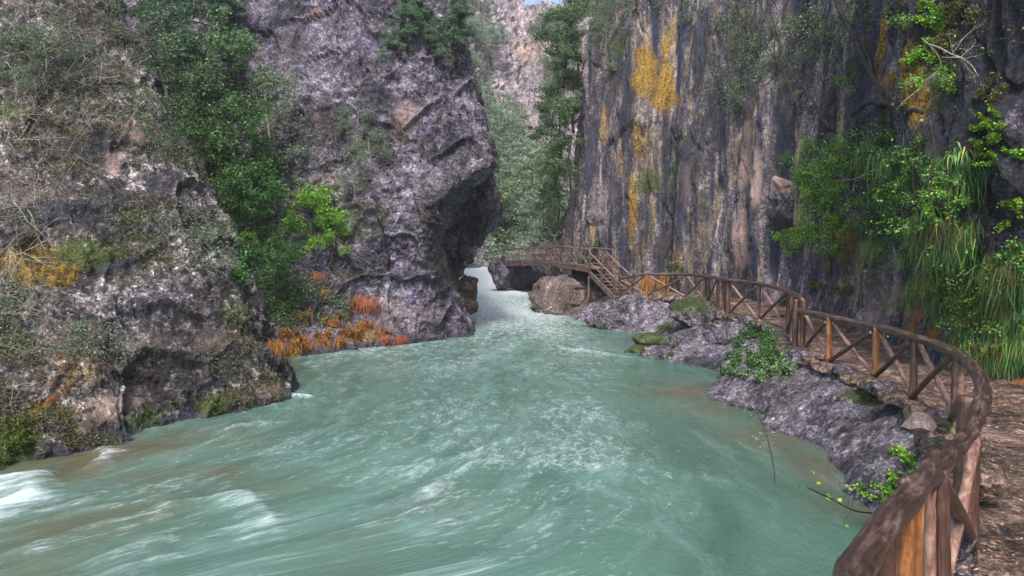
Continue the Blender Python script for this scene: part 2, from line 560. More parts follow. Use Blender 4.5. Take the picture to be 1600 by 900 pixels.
def rock_sheet(name, ctrl, nr, nc, mat, sgn, amps, blobs=(), zs=1.0, back=None, seed=0, label=None, flat=None, base=(0, 0, 0, 0), strata=.12, flute=0.0):
    """ctrl: rows x cols of world points; returns the object. amps=(big, block, mid, fine)"""
    g = np.array(ctrl, float)
    g = catmull(g, nr)
    g = catmull(g.transpose(1, 0, 2), nc).transpose(1, 0, 2)
    n = gridnormals(g) * sgn
    v = g.reshape(-1, 3)
    nn = n.reshape(-1, 3)
    q = v * np.array([1, 1, zs])
    f1, f21, cid = worley(q + fbm(q, .7, 3, seed + 5)[:, None] * .5, .62, seed)
    g1, g21, gid = worley(q + fbm(q, 2.0, 3, seed + 6)[:, None] * .2, 1.9, seed + 3)
    h1, h21, hid = worley(q, 5.2, seed + 8)
    d = amps[0] * fbm(q, .22, 4, seed + 1) + flute * (np.abs(fbm(v * np.array([1, 1, .06]), .33, 4, seed + 40)) * 2 - .4) + amps[1] * ((cid - .5) * sstep(0, .16, f21) - .45 * (1 - sstep(0, .10, f21)))
    d += amps[2] * (fbm(q, 1.1, 5, seed + 2, .6) * 1.0 - .25 * fbm(q, 1.7, 4, seed + 12, .55, True) + (gid - .5) * .8 * sstep(0, .3, g21) * sstep(-.1, .3, fbm(q, .5, 3, seed + 30)))
    lay = (q[:, 2] * 1.4 + q[:, 0] * .35 + q[:, 1] * .15 + .8 * fbm(q, .6, 3, seed + 21))
    d += strata * (np.abs((lay % 1) - .5) * 2 - .5 + .5 * _h(np.floor(lay).astype(np.int64), np.zeros(len(lay), int), np.zeros(len(lay), int), seed)) * sstep(-.2, .3, fbm(q, .4, 3, seed + 33))
    d += amps[3] * (fbm(q, 4.5, 4, seed + 7, .6) + (hid - .5) * .8)
    if flat is not None:
        d = d * flat(v)
    v = v + nn * d[:, None]
    mb = MB()
    mb.add(v, gridfaces(nr, nc))
    if back is not None:
        a = np.arange(nr * nc).reshape(nr, nc)
        loop = np.concatenate([a[0, :-1], a[:-1, -1], a[-1, ::-1][:-1], a[::-1, 0][:-1]])
        ring = v[loop] + np.asarray(back, float)
        off = mb.n
        mb.v.append(ring)
        k = np.arange(len(loop))
        kn = (k + 1) % len(loop)
        mb.f.append(np.stack([loop[k], loop[kn], off + kn, off + k], 1))
        mb.n += len(ring)
        mb.v.append(ring.mean(0)[None])
        mb.f.append(np.stack([off + k, off + kn, np.full(len(k), mb.n)], 1))
        mb.n += 1
    allv = np.concatenate(mb.v)
    o = mb.build(name, mat, smooth=False)
    msk = paint(allv, blobs, base)
    msk[:, 3] = np.maximum(msk[:, 3], .95 * (1 - sstep(.08, .42, allv[:, 2] + .15 * fbm(allv, 2, 3, 77))) * (name != 'hillside'))
    # moss gathers where the rock is level enough to hold it
    ca = o.data.color_attributes.new('mask', 'FLOAT_COLOR', 'POINT')
    ca.data.foreach_set('color', msk.astype(np.float32).ravel())
    tag(o, label, None, None, 'structure')
    BVH[o.name] = BVHTree.FromPolygons([tuple(x) for x in v], gridfaces(nr, nc).tolist())
    return o


def hit(px, py, only=None):
    o = Vector((0, 0, EYE))
    dr = (Vector(P(px, py, 10)) - o).normalized()
    best = None
    for k, b in BVH.items():
        if only and k not in only:
            continue
        h = b.ray_cast(o, dr)
        if h[0] is not None and (best is None or h[3] < best[2]):
            n = h[1] if h[1].dot(dr) < 0 else -h[1]
            best = (h[0], n, h[3], k)
    return best


def hitp(px, py, out=0.0, only=None):
    h = hit(px, py, only)
    if h is None:
        return None
    return h[0] + h[1] * out


def rows(lst):
    return [[P(*c) if len(c) == 3 else np.array(c[:3]) for c in r] for r in lst]


def W(x, y, z):
    return (x, y, z, 0)


# ================================================================== THE SETTING
# ------------------------------------------------------------------ left crag
lc = [
    [(-420, -330, 24), (-200, -330, 24.5), (-40, -330, 25), (30, -330, 26), (20, -330, 31)],
    [(-420, -150, 20.5), (-140, -150, 21), (20, -150, 21.8), (105, -150, 23), (80, -150, 29)],
    [(-420, 0, 17.5), (-100, 0, 18), (90, 0, 19), (182, 0, 20.5), (150, 0, 27)],
    [(-420, 200, 15), (-70, 200, 15.6), (140, 200, 16.8), (272, 200, 18.8), (235, 190, 26)],
    [(-420, 400, 12.2), (-60, 400, 12.8), (190, 410, 14.6), (378, 400, 17.2), (340, 390, 25)],
    [(-420, 560, 10.6), (-50, 550, 11.2), (210, 560, 13.2), (430, 535, 16.5), (405, 520, 23)],
    [(-420, 850, 8.2), (-10, 742, 10.2), (250, 682, 12.5), (474, 612, 16.5), (440, 590, 22)],
    [W(-12, 7.0, -1.4), W(-7.2, 9.4, -1.4), W(-5.6, 11.8, -1.4), W(-4.4, 16.3, -1.4), W(-7.0, 22, -1.4)],
]
blobs_l = [
    (90, 405, 50, 52, 1, 1.2), (140, 385, 60, 35, 0, .9), (70, 55, 60, 40, 0, .55), (30, 160, 40, 30, 0, .8),
    (185, 240, 14, 55, 2, 1.0), (215, 180, 26, 28, 2, 1.0), (240, 190, 18, 30, 2, .8),
    (60, 300, 60, 60, 2, .55), (130, 570, 55, 50, 1, .55), (190, 620, 60, 28, 2, .75), (110, 520, 60, 60, 2, .5), (75, 625, 16, 14, 1, 1.1),
    (110, 320, 90, 22, 3, .9), (140, 210, 50, 30, 3, .9), (190, 400, 40, 30, 3, .9), (10, 690, 60, 50, 0, 1.1),
    (440, 600, 30, 12, 2, .8), (235, 520, 50, 25, 2, .5), (340, 520, 40, 20, 2, .5), (355, 560, 80, 50, 3, .6), (150, 90, 120, 60, 3, .5),
    (370, 350, 30, 40, 0, .6), (240, 640, 30, 16, 0, .9), (345, 640, 30, 14, 0, .9), (230, 460, 90, 70, 3, .55), (300, 320, 60, 60, 0, .35),
    (390, 470, 40, 60, 0, .6), (45, 560, 80, 80, 2, .35), (250, 270, 60, 60, 3, .5),
]
cliff_l = rock_sheet('cliff', rows(lc), 420, 400, M['rock_left'], 1, (.28, .26, .18, .08), blobs_l, .9, (-4, 9, 0), 11,
                     'dark mossy conglomerate rock face sloping into the water on the near left bank')

# ------------------------------------------------------------------ gully slope behind the left crag
gs = [
    [(-150, -350, 52), (100, -350, 50), (300, -350, 48), (480, -350, 46), (620, -350, 46)],
    [(-100, -100, 44), (120, -100, 43), (300, -100, 41), (460, -100, 39), (600, -100, 38)],
    [(0, 120, 38), (180, 120, 37), (320, 120, 35), (460, 120, 34), (600, 120, 34)],
    [(120, 300, 31), (250, 300, 30), (360, 300, 29), (470, 300, 29.5), (600, 300, 30)],
    [(250, 430, 26), (350, 430, 25.5), (420, 430, 25), (500, 430, 26), (600, 430, 28)],
    [(350, 525, 23.5), (400, 525, 22.8), (450, 520, 22.8), (530, 510, 24.5), (620, 500, 27.5)],
    [(370, 580, 20.9), (410, 576, 21.2), (460, 566, 21.8), (545, 550, 24), (640, 533, 27)],
    [W(-9, 20, -1.2), W(-7.6, 20.2, -1.2), W(-6.4, 21, -1.2), W(-5, 23.5, -1.2), W(-3.6, 26.5, -1.2)],
]
blobs_g = [(450, 540, 30, 14, 1, 1), (500, 530, 40, 16, 1, 1), (560, 520, 30, 14, 1, .9), (410, 480, 40, 50, 3, .9), (470, 450, 40, 30, 0, .7), (430, 400, 40, 60, 0, .6),
           (490, 480, 20, 30, 1, .7)]
cliff_g = rock_sheet('gully_slope', rows(gs), 260, 260, M['rock_mid'], 1, (.7, .3, .22, .08), blobs_g, 1, (-5, 14, 0), 23,
                     'steep overgrown gully slope between the two left crags')

# ------------------------------------------------------------------ middle crag
mc = [
    [(250, -420, 41), (380, -420, 39), (520, -420, 38), (640, -420, 38), (650, -420, 39.5), (655, -420, 41), (600, -420, 47), (500, -420, 54)],
    [(270, -180, 35), (400, -180, 33.5), (540, -180, 33), (665, -180, 33), (678, -180, 34.5), (685, -180, 36), (640, -180, 42), (540, -180, 52)],
    [(300, 0, 32), (430, 0, 31), (570, 0, 30), (690, 0, 30), (704, 0, 31.5), (712, 0, 33), (680, 0, 38), (560, 0, 50)],
    [(300, 150, 30), (450, 150, 28.8), (600, 150, 28), (726, 150, 29), (736, 150, 30), (742, 150, 31.5), (700, 150, 37), (580, 150, 48)],
    [(330, 245, 28.5), (470, 240, 27.6), (620, 240, 27.2), (752, 246, 28.2), (762, 246, 29.6), (766, 248, 31), (720, 250, 37), (600, 250, 47)],
    [(350, 315, 27.4), (480, 315, 27), (600, 310, 26.6), (702, 302, 26.4), (722, 318, 31.5), (779, 324, 31.0), (740, 320, 37), (610, 320, 46)],
    [(380, 380, 26), (500, 380, 26), (600, 376, 26.2), (674, 372, 26.4), (690, 375, 32.5), (752, 373, 31.8), (715, 380, 37), (610, 380, 46)],
    [(400, 435, 25), (510, 430, 25.5), (615, 430, 26.2), (682, 426, 27.2), (692, 424, 33), (720, 422, 32.5), (690, 425, 37), (600, 420, 46)],
    [(410, 485, 24), (530, 482, 25.3), (630, 480, 26.3), (706, 474, 27.9), (702, 468, 31), (697, 462, 32.4), (670, 452, 37), (600, 440, 46)],
    [(425, 568, 21.5), (550, 548, 24), (655, 535, 26.2), (738, 527, 28), (725, 505, 31), (712, 492, 33), (690, 478, 37), (600, 470, 46)],
    [W(-8, 20.8, -1.3), W(-5.8, 23.2, -1.3), W(-3.6, 25.6, -1.3), W(-1.3, 27.6, -1.3), W(-2, 30, -1.3), W(-2.3, 32.5, -1.3), W(-4, 37, -1.3), W(-8, 46, -1.3)],
]
blobs_m = [
    (460, 60, 60, 60, 2, .42), (495, 15, 16, 20, 1, .6), (640, 165, 24, 40, 2, .7), (600, 480, 60, 40, 2, .45), (660, 490, 50, 30, 2, .45), (480, 180, 40, 60, 2, .4),
    (600, 140, 40, 22, 3, 1.0), (630, 370, 12, 40, 0, .4), (520, 60, 40, 90, 3, .35), (560, 230, 40, 60, 0, .55), (590, 330, 40, 50, 0, .5), (540, 330, 60, 60, 0, .6),
    (720, 330, 34, 46, 3, 1.3), (700, 380, 30, 50, 3, 1.4), (735, 360, 24, 46, 3, 1.3), (708, 430, 22, 34, 3, 1.3), (740, 300, 22, 24, 3, 1.1), (640, 430, 70, 14, 3, .8),  # shade under the overhang painted into the colour of the hollow
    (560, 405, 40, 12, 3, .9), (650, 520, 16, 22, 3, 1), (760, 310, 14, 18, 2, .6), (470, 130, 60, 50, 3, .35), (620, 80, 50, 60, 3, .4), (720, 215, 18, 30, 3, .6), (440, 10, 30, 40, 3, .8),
    (640, 240, 60, 80, 2, .28), (555, 300, 16, 50, 1, .4), (690, 250, 40, 60, 0, .3), (580, 510, 40, 14, 1, .7),
    (600, 60, 40, 40, 0, .5), (660, 330, 20, 50, 1, .45), (500, 280, 40, 40, 1, .45), (620, 200, 20, 40, 1, .4), (725, 350, 30, 40, 0, .45), (700, 400, 30, 40, 0, .45),
]
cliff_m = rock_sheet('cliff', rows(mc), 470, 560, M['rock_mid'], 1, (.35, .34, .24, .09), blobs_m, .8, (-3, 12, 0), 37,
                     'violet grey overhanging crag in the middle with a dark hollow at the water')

# ------------------------------------------------------------------ right bank (interpolated through surveyed heights)
FENCE = [(0.55, 0.2), (0.85, 1.5), (1.75, 2.75), (2.75, 4.0), (3.5, 5.1), (6.0, 9.3), (6.3, 10.6), (6.6, 12.3), (6.55, 14.0), (6.45, 15.4), (7.4, 18.2), (8.0, 19.8), (7.95, 22), (7.4, 23.5),
         (7.9, 26), (7.75, 29.5), (6.13, 31), (5.1, 32)]
FZ = [1.15, 1.15, 1.15, 1.13, 1.12, .98, 1.0, 1.03, 1.05, 1.07, 1.1, 1.12, 1.18, 1.25, 1.45, 1.52, 1.55, 1.55]
WATER_R = [(-.6, 1.2), (2.0, 4.2), (3.6, 6.2), (4.15, 7.3), (4.7, 8.8), (4.95, 9.9), (5.3, 11.6), (5.15, 13.9), (4.75, 15.9), (5.4, 17.5), (5.8, 19.5), (4.9, 21.3), (4.15, 23), (5.2, 25.5), (6.3, 27.5),
           (5.3, 28.7), (3.9, 31), (2.8, 35), (2.4, 40), (-1.0, 46)]
ctrl = []
for i, (x, y) in enumerate(WATER_R):
    ctrl.append((x, y, 0.0 + (0.15 if y > 27 else 0)))
    a = np.array(WATER_R[max(i - 1, 0)]); b = np.array(WATER_R[min(i + 1, len(WATER_R) - 1)])
    tt = (b - a) / np.linalg.norm(b - a)
    nx, ny = -tt[1], tt[0]
    ctrl.append((x + nx * 1.3, y + ny * 1.3, -.75))
    ctrl.append((x + nx * 3.0, y + ny * 3.0, -1.5))
for (x, y), z in zip(FENCE, FZ):
    ctrl.append((x, y, z))
    if y < 6:
        ctrl.append((x - .30, y + .20, z - .40))
for (x, y, z) in [(3, .2, 1.15), (6, 0, 1.2), (3, 2, 1.15), (5, 4, 1.15), (8, 3, 1.3), (7, 7, 1.12), (9, 9, 1.2), (8, 11, 1.1), (8.3, 13, 1.1), (8.3, 15.5, 1.15), (9.3, 18, 1.2), (9.8, 21, 1.25), (9.4, 24, 1.3),
                  (9.6, 27, 1.5), (9.3, 30.5, 1.6), (7.5, 33, 1.6), (5.6, 34.2, 1.7), (12, 14, 1.6), (12, 25, 1.8), (12, 32, 2), (9, 36, 2), (5, 38, 1.2),
                  (5.6, 12.6, .62), (5.6, 14.6, .66), (5.9, 16.2, .75), (5.5, 10.7, .42), (5.1, 9.2, .45), (6.7, 19.2, .55), (6.9, 21.5, .55), (6.0, 23.5, .5), (7.0, 25, .75),
                  (6.4, 29.8, .95), (5.2, 30.5, .95), (4.4, 32.4, .75), (3.0, 1.5 - 3, 1.1), (0, -2, 1.0), (5, -3, 1.2)]:
    ctrl.append((x, y, z))
ctrl = np.array(ctrl)


def _tp(r2):
    return r2 * np.log(r2 + 1e-9)


def _solve(c):
    n = len(c)
    K = _tp(((c[:, None, :2] - c[None, :, :2]) ** 2).sum(-1)) + np.eye(n) * .15
    Pm = np.c_[np.ones(n), c[:, :2]]
    A = np.block([[K, Pm], [Pm.T, np.zeros((3, 3))]])
    return np.linalg.solve(A, np.r_[c[:, 2], 0, 0, 0])


_sol = _solve(ctrl)


def bank_z(x, y):
    x = np.atleast_1d(np.asarray(x, float)); y = np.atleast_1d(np.asarray(y, float))
    out = np.empty(len(x))
    for s in range(0, len(x), 20000):
        q = np.c_[x[s:s + 20000], y[s:s + 20000]]
        K = _tp(((q[:, None] - ctrl[None, :, :2]) ** 2).sum(-1))
        out[s:s + 20000] = K @ _sol[:-3] + _sol[-3] + q @ _sol[-2:]
    return out


def seg_dist(x, y, poly):
    """signed distance to a polyline, positive on its right side, and its arc position"""
    best = np.full(len(x), 1e9); sg = np.zeros(len(x)); arc = np.zeros(len(x)); s0 = 0
    for a, b in zip(poly[:-1], poly[1:]):
        ax, ay = a; bx, by = b
        L = math.hypot(bx - ax, by - ay)
        t = np.clip(((x - ax) * (bx - ax) + (y - ay) * (by - ay)) / L ** 2, 0, 1)
        dx = x - ax - t * (bx - ax); dy = y - ay - t * (by - ay)
        d = np.hypot(dx, dy)
        c = (bx - ax) * dy - (by - ay) * dx
        m = d < best
        best = np.where(m, d, best); sg = np.where(m, -np.sign(c), sg); arc = np.where(m, s0 + t * L, arc)
        s0 += L
    return best * np.where(sg == 0, 1, sg), arc


nx_, ny_ = 240, 620
gx, gy = np.meshgrid(np.linspace(-4, 13, nx_), np.linspace(-4, 44, ny_))
x, y = gx.ravel(), gy.ravel()
z = bank_z(x, y)
sdf, _ = seg_dist(x, y, FENCE)
onpath = sstep(.0, .35, sdf)
z = np.clip(z, -2.2, 3)
_arcs = np.r_[0, np.cumsum([math.hypot(b[0] - a[0], b[1] - a[1]) for a, b in zip(FENCE[:-1], FENCE[1:])])]
_arc = seg_dist(x, y, FENCE)[1]
z = np.where((sdf > 0) & (sdf < 4.3), np.minimum(z, np.interp(_arc, _arcs, FZ) + .12 * sstep(1.6, 3.6, sdf) - .05), z)
q = np.c_[x, y, z]
f1, f21, cid = worley(q * np.array([1, .8, 1]) + fbm(q, 1.2, 3, 3)[:, None] * .4, .8, 5)
g1, g21, gid = worley(q, 2.8, 15)
rel = .05 * (worley(q * np.array([1, 1, 2]), 6.0, 25)[2] - .5) + .02 * fbm(q, 16, 3, 28) + .16 * (cid - .5) * sstep(0, .15, f21) + .10 * fbm(q, 1.4, 5, 6, .55, True) + .07 * (gid - .5) + .035 * fbm(q, 7, 3, 8)
z = z + rel * (1 - onpath) * (1 - .6 * np.exp(-(sdf / .5) ** 2)) - .16 * np.exp(-((sdf + .35) / .35) ** 2) + onpath * (-.09 + .02 * fbm(q, 2, 3, 9))
mb = MB()
mb.add(np.c_[x, y, z], gridfaces(ny_, nx_))
bank = mb.build('river_bank', M['rock_slab'])
bb = [(1180, 545, 60, 40, 0, .5), (1340, 610, 40, 12, 0, .9), (1400, 640, 50, 14, 0, .8), (1200, 575, 40, 20, 0, .6), (1100, 480, 40, 30, 0, .7), (1120, 500, 40, 40, 3, .4),
      (1090, 555, 40, 14, 3, .9), (1330, 740, 60, 30, 3, .8), (1400, 740, 60, 60, 0, .5)]
msk = paint(np.c_[x, y, z], bb)
msk[:, 3] = np.maximum(msk[:, 3], .75 * (1 - sstep(-.05, .22, z)))
ca = bank.data.color_attributes.new('mask', 'FLOAT_COLOR', 'POINT')
ca.data.foreach_set('color', msk.astype(np.float32).ravel())
tag(bank, 'violet grey rock shelf between river and fence', None, None, 'structure')
BVH['river_bank'] = BVHTree.FromPolygons(np.c_[x, y, z].tolist(), gridfaces(ny_, nx_).tolist())

# the path itself: a ribbon of trodden soil on the bank
cl = catmull(np.array([(f[0], f[1], zz) for f, zz in zip([(0.55, -3.5)] + FENCE, [1.15] + FZ)]), 520)
tg = np.gradient(cl[:, :2], axis=0)
tg = unit(tg)
for k in range(3):
    tg[1:-1] = unit(tg[:-2] + tg[1:-1] * 2 + tg[2:])
nrm = np.c_[tg[:, 1], -tg[:, 0]]
PW = 64
wd = np.linspace(-.12, 3.9, PW)
cx = cl[:, None, 0] + nrm[:, None, 0] * wd[None]
cy = cl[:, None, 1] + nrm[:, None, 1] * wd[None]
pz = np.repeat(cl[:, 2:3], PW, 1) + .12 * sstep(1.6, 3.6, wd)[None]
q = np.c_[cx.ravel(), cy.ravel(), pz.ravel()]
pzz = q[:, 2] + .045 * fbm(q, 1.1, 4, 61) + .022 * fbm(q, 8, 3, 62) - .10 * np.repeat(((np.arange(PW) < 2))[None], len(cl), 0).ravel()
mb = MB()
mb.add(np.c_[q[:, :2], pzz], gridfaces(len(cl), PW))
path = mb.build('path', M['soil'])
ca = path.data.color_attributes.new('mask', 'FLOAT_COLOR', 'POINT')
ca.data.foreach_set('color', np.zeros(len(q) * 4, np.float32))
tag(path, 'trodden reddish earth path between the log fence and the cliff', None, None, 'structure')
BVH['path'] = BVHTree.FromPolygons(np.c_[q[:, :2], pzz].tolist(), gridfaces(len(cl), PW).tolist())

# ------------------------------------------------------------------ right cliff wall
foot = [(13, -3), (11.6, 5), (9.6, 10.5), (8.7, 13.5), (9.4, 17.5), (10.2, 21.5), (9.9, 25.5), (9.6, 29.5), (8.0, 33), (5.9, 35.5), (4.6, 40), (3.3, 46), (3.6, 53), (5, 62)]
# lean (metres towards the river) of every foot column at each height
hs = [-1.2, 1.2, 2.6, 4.2, 6.0, 8.5, 12, 17, 24]
lean = {
    0: [0, 0, -.2, -.3, 0, .2, .2, 0, -1],
    1: [0, 0, -.2, .2, .6, .8, .8, .5, -1],
    2: [0, 0, -.3, .5, 1.2, 1.5, 1.4, 1, -1],
    3: [0, 0, -.45, .3, .75, .8, .6, .2, -1.5],
    4: [0, 0, -.5, -.2, .25, .2, 0, -.4, -2],
    5: [0, 0, -.3, -.3, 0, 0, -.3, -.8, -2],
    6: [0, 0, -.2, -.2, -.3, -.4, -.8, -1.2, -2.5],
    7: [0, 0, .1, .1, 0, -.2, -.6, -1.2, -2.5],
    8: [0, 0, 0, -.2, -.4, -.6, -1, -1.5, -3],
    9: [0, 0, 0, -.1, -.2, -.4, -.8, -1.4, -3],
    10: [0, 0, .1, .1, 0, -.3, -.8, -1.6, -3],
    11: [0, 0, -.2, -.6, -.9, -1.2, -1.6, -2.2, -3.5],
    12: [0, 0, -.2, -.6, -.9, -1.2, -1.6, -2.2, -3.5],
    13: [0, 0, 0, 0, 0, -.5, -1, -2, -3],
}
fp = np.array(foot)
ft = unit(np.gradient(fp, axis=0))
fn = np.c_[-ft[:, 1], ft[:, 0]]
rc = []
for j in range(len(hs) - 1, -1, -1):
    rc.append([(fp[i, 0] + fn[i, 0] * lean[i][j], fp[i, 1] + fn[i, 1] * lean[i][j], hs[j]) for i in range(len(foot))])
blobs_r = [
    (1005, 100, 22, 48, 1, .95), (1045, 120, 16, 50, 1, 1.0), (1025, 155, 26, 22, 1, .9), (1040, 60, 10, 40, 1, .8), (985, 230, 24, 55, 1, .6), (1000, 275, 26, 26, 0, .8), (955, 60, 40, 40, 0, .7), (960, 200, 12, 60, 3, .8),
    (1085, 60, 22, 110, 3, 1.15), (1100, 150, 20, 80, 3, .9), (1035, 215, 26, 40, 3, .9), (970, 155, 16, 24, 3, 1.0), (1115, 250, 14, 80, 3, .7),
    (1150, 240, 18, 70, 2, 1.0), (1150, 380, 18, 50, 2, 1.1), (1165, 300, 14, 60, 2, .8), (1060, 290, 14, 60, 2, .5), (1090, 380, 10, 40, 2, .45), (940, 330, 14, 60, 2, .5), (1020, 370, 12, 40, 2, .4),
    (975, 330, 12, 70, 1, .8), (930, 180, 10, 50, 1, .7), (1000, 330, 14, 40, 0, .6), (955, 260, 12, 50, 1, .6), (1085, 330, 16, 50, 0, .5), (1200, 300, 12, 60, 1, .5), (1130, 60, 16, 40, 1, .5), (1040, 260, 30, 30, 0, .6), (1045, 400, 20, 30, 1, .6), (990, 380, 20, 40, 1, .45), (1200, 60, 50, 50, 0, .5), (1150, 30, 40, 40, 0, .5),
    (1365, 60, 24, 50, 1, .9), (1395, 85, 20, 40, 1, 1.3), (1415, 150, 18, 46, 1, 1.1), (1365, 95, 12, 60, 1, .7), (1440, 40, 50, 60, 3, 1.1), (1400, 20, 30, 60, 0, .6),
    (1560, 80, 80, 150, 3, 1.1), (1510, 230, 70, 100, 3, 1.2), (1580, 330, 60, 90, 3, 1.0), (1555, 150, 24, 40, 2, .35), (1535, 40, 10, 60, 2, .7), (1590, 60, 30, 20, 2, .5),
    (1460, 120, 20, 60, 0, .7), (1320, 120, 14, 60, 0, .7), (1350, 400, 60, 60, 0, .5), (1430, 330, 80, 90, 0, .8), (1540, 500, 60, 60, 0, .9),
    (1380, 460, 50, 40, 2, .6), (1350, 480, 30, 30, 2, .6), (1270, 440, 60, 30, 3, .5), (1200, 330, 12, 40, 3, 1.1), (1290, 250, 20, 20, 2, .5), (1250, 180, 30, 60, 2, .25),
    (1595, 240, 24, 60, 2, .3), (1440, 400, 20, 40, 1, .5), (1500, 370, 20, 20, 1, .8), (1290, 150, 50, 90, 3, .4), (880, 360, 20, 40, 2, .3),
]
wall = rock_sheet('cliff', rc, 420, 1100, M['rock_wall'], 1, (.5, .30, .22, .08), blobs_r, .28, (5, 4, 0), 53, strata=.0, flute=1.3, label='tall fluted cliff wall stained ochre black and rose above the path on the right',
                  flat=lambda v: .35 + .65 * sstep(1.2, 2.6, v[:, 2]))

# ------------------------------------------------------------------ far valley sides
vh = [
    [W(-75, 60, 75), W(-45, 85, 70), W(-25, 125, 66), W(4, 170, 66), W(30, 150, 67), W(42, 110, 70), W(60, 75, 75)],
    [W(-52, 60, 50), W(-32, 82, 44), W(-16, 118, 42), W(4, 150, 40), W(24, 130, 43), W(32, 95, 46), W(44, 72, 50)],
    [W(-34, 60, 28), W(-21, 78, 24), W(-10, 105, 22), W(3, 125, 20), W(17, 108, 23), W(21, 82, 26), W(28, 68, 30)],
    [W(-18, 58, 12), W(-12, 72, 10), W(-5, 90, 9), W(2, 100, 8), W(9, 88, 9), W(11, 72, 12), W(14, 62, 15)],
    [W(-10, 56, 3), W(-7, 68, 3), W(-4.5, 80, 3), W(0, 86, 3), W(3.5, 74, 3.5), W(3.5, 64, 4.5), W(6, 58, 6)],
    [W(-8, 54, -1), W(-6.5, 66, -1), W(-4.2, 78, -1), W(0, 82, -1), W(1.5, 70, -1), W(0.5, 60, -1), W(2, 52, -1)],
]
vb = [(800, 170, 60, 60, 2, .9), (760, 150, 40, 60, 2, .8), (840, 60, 50, 30, 2, 1.1), (790, 240, 30, 16, 2, 1), (830, 200, 40, 40, 2, .5)]
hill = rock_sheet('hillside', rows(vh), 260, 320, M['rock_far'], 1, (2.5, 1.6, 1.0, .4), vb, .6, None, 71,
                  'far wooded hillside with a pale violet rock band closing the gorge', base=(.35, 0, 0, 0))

mb = MB()
mb.add([(-88, -11, -3), (78, -11, -3), (78, 183, -3), (-88, 183, -3)], [[0, 1, 2, 3]])
rb = mb.build('ground', M['soil'])
tag(rb, 'river bed and ground under the gorge', None, None, 'structure')

# ------------------------------------------------------------------ water
def level(y):
    return .18 * sstep(24, 34, y) + .75 * sstep(34, 50, y) + 1.25 * sstep(50, 63, y)


ys = np.concatenate([np.linspace(-4, 5, 40), 5 + (90 - 5) * (np.linspace(0, 1, 900)[1:] ** 1.9)])
us = np.linspace(0, 1, 520)
xa = np.interp(ys, [-4, 10, 30, 50, 90], [-16, -13, -10, -9, -14])
xb = np.interp(ys, [-4, 10, 30, 50, 90], [4, 7.5, 9.5, 6, 6])
X = xa[:, None] + (xb - xa)[:, None] * us[None]
Y = np.repeat(ys[:, None], len(us), 1)
x, y = X.ravel(), Y.ravel()
p2 = np.c_[x, y, np.zeros(len(x))]
# the current comes down the middle and swings to the lower left
ca_, sa_ = math.cos(R(-20)), math.sin(R(-20))
bend = np.where(y < 14, .065 * (14 - y) ** 2, 0) * sstep(2.5, -4, x) + .15 * np.sin(y * .35)
ac = x + bend      # across the current
al = y + .5 * np.minimum(bend, 4)      # along it
q1 = np.c_[ac * 1.0, al * .32, np.zeros(len(x))]
q1 = q1 + fbm(p2, .35, 3, 5)[:, None] * .8
turb = .35 + .65 * sstep(14, 40, y) + 0.5 * sstep(45, 60, y)
calm = sstep(0, 4.0, np.interp(y, [0, 7, 10, 16, 22, 30, 40, 60], [2, 3.5, 5, 5, 5.5, 6, 3, 1]) - x)
leftn = sstep(-1, -6, x) * sstep(16, 9, y)
amp = turb * (.25 + .55 * calm) + leftn * .25
zz = level(y)
zz = zz + amp * (.055 * fbm(q1, .8, 4, 7, .55, True) + .05 * fbm(q1, 2.2, 4, 8, .6, True) + .018 * fbm(q1, 7, 3, 9, .6))
foam = .15 + .14 * fbm(q1, .30, 3, 17) + .12 * fbm(q1, .9, 3, 18)
foam = foam * (.25 + .75 * calm) + .05 * calm + .14 * sstep(13, 28, y) * calm + .34 * sstep(26, 40, y) + .9 * sstep(43, 52, y)


def streak(x0, y0, x1, y1, wdt, hgt, fo):
    global zz, foam
    L = math.hypot(x1 - x0, y1 - y0)
    t = ((x - x0) * (x1 - x0) + (y - y0) * (y1 - y0)) / L ** 2
    dd = ((x - x0) * (y1 - y0) - (y - y0) * (x1 - x0)) / L + .25 * fbm(p2, 1.3, 3, int(x0 * 7 + y0 * 3) & 255)
    e = sstep(-.15, .15, t) * sstep(1.2, .8, t)
    g = np.exp(-np.where(dd > 0, dd / (wdt * 1.9), dd / (wdt * .7)) ** 2) * e
    zz = zz + hgt * g
    foam = foam + fo * g * (.75 + .5 * fbm(q1, 2.5, 3, 31))


def gnd(px, py):
    d = EYE * F / (py - 405)
    return ((px - 800) / F * d, d)


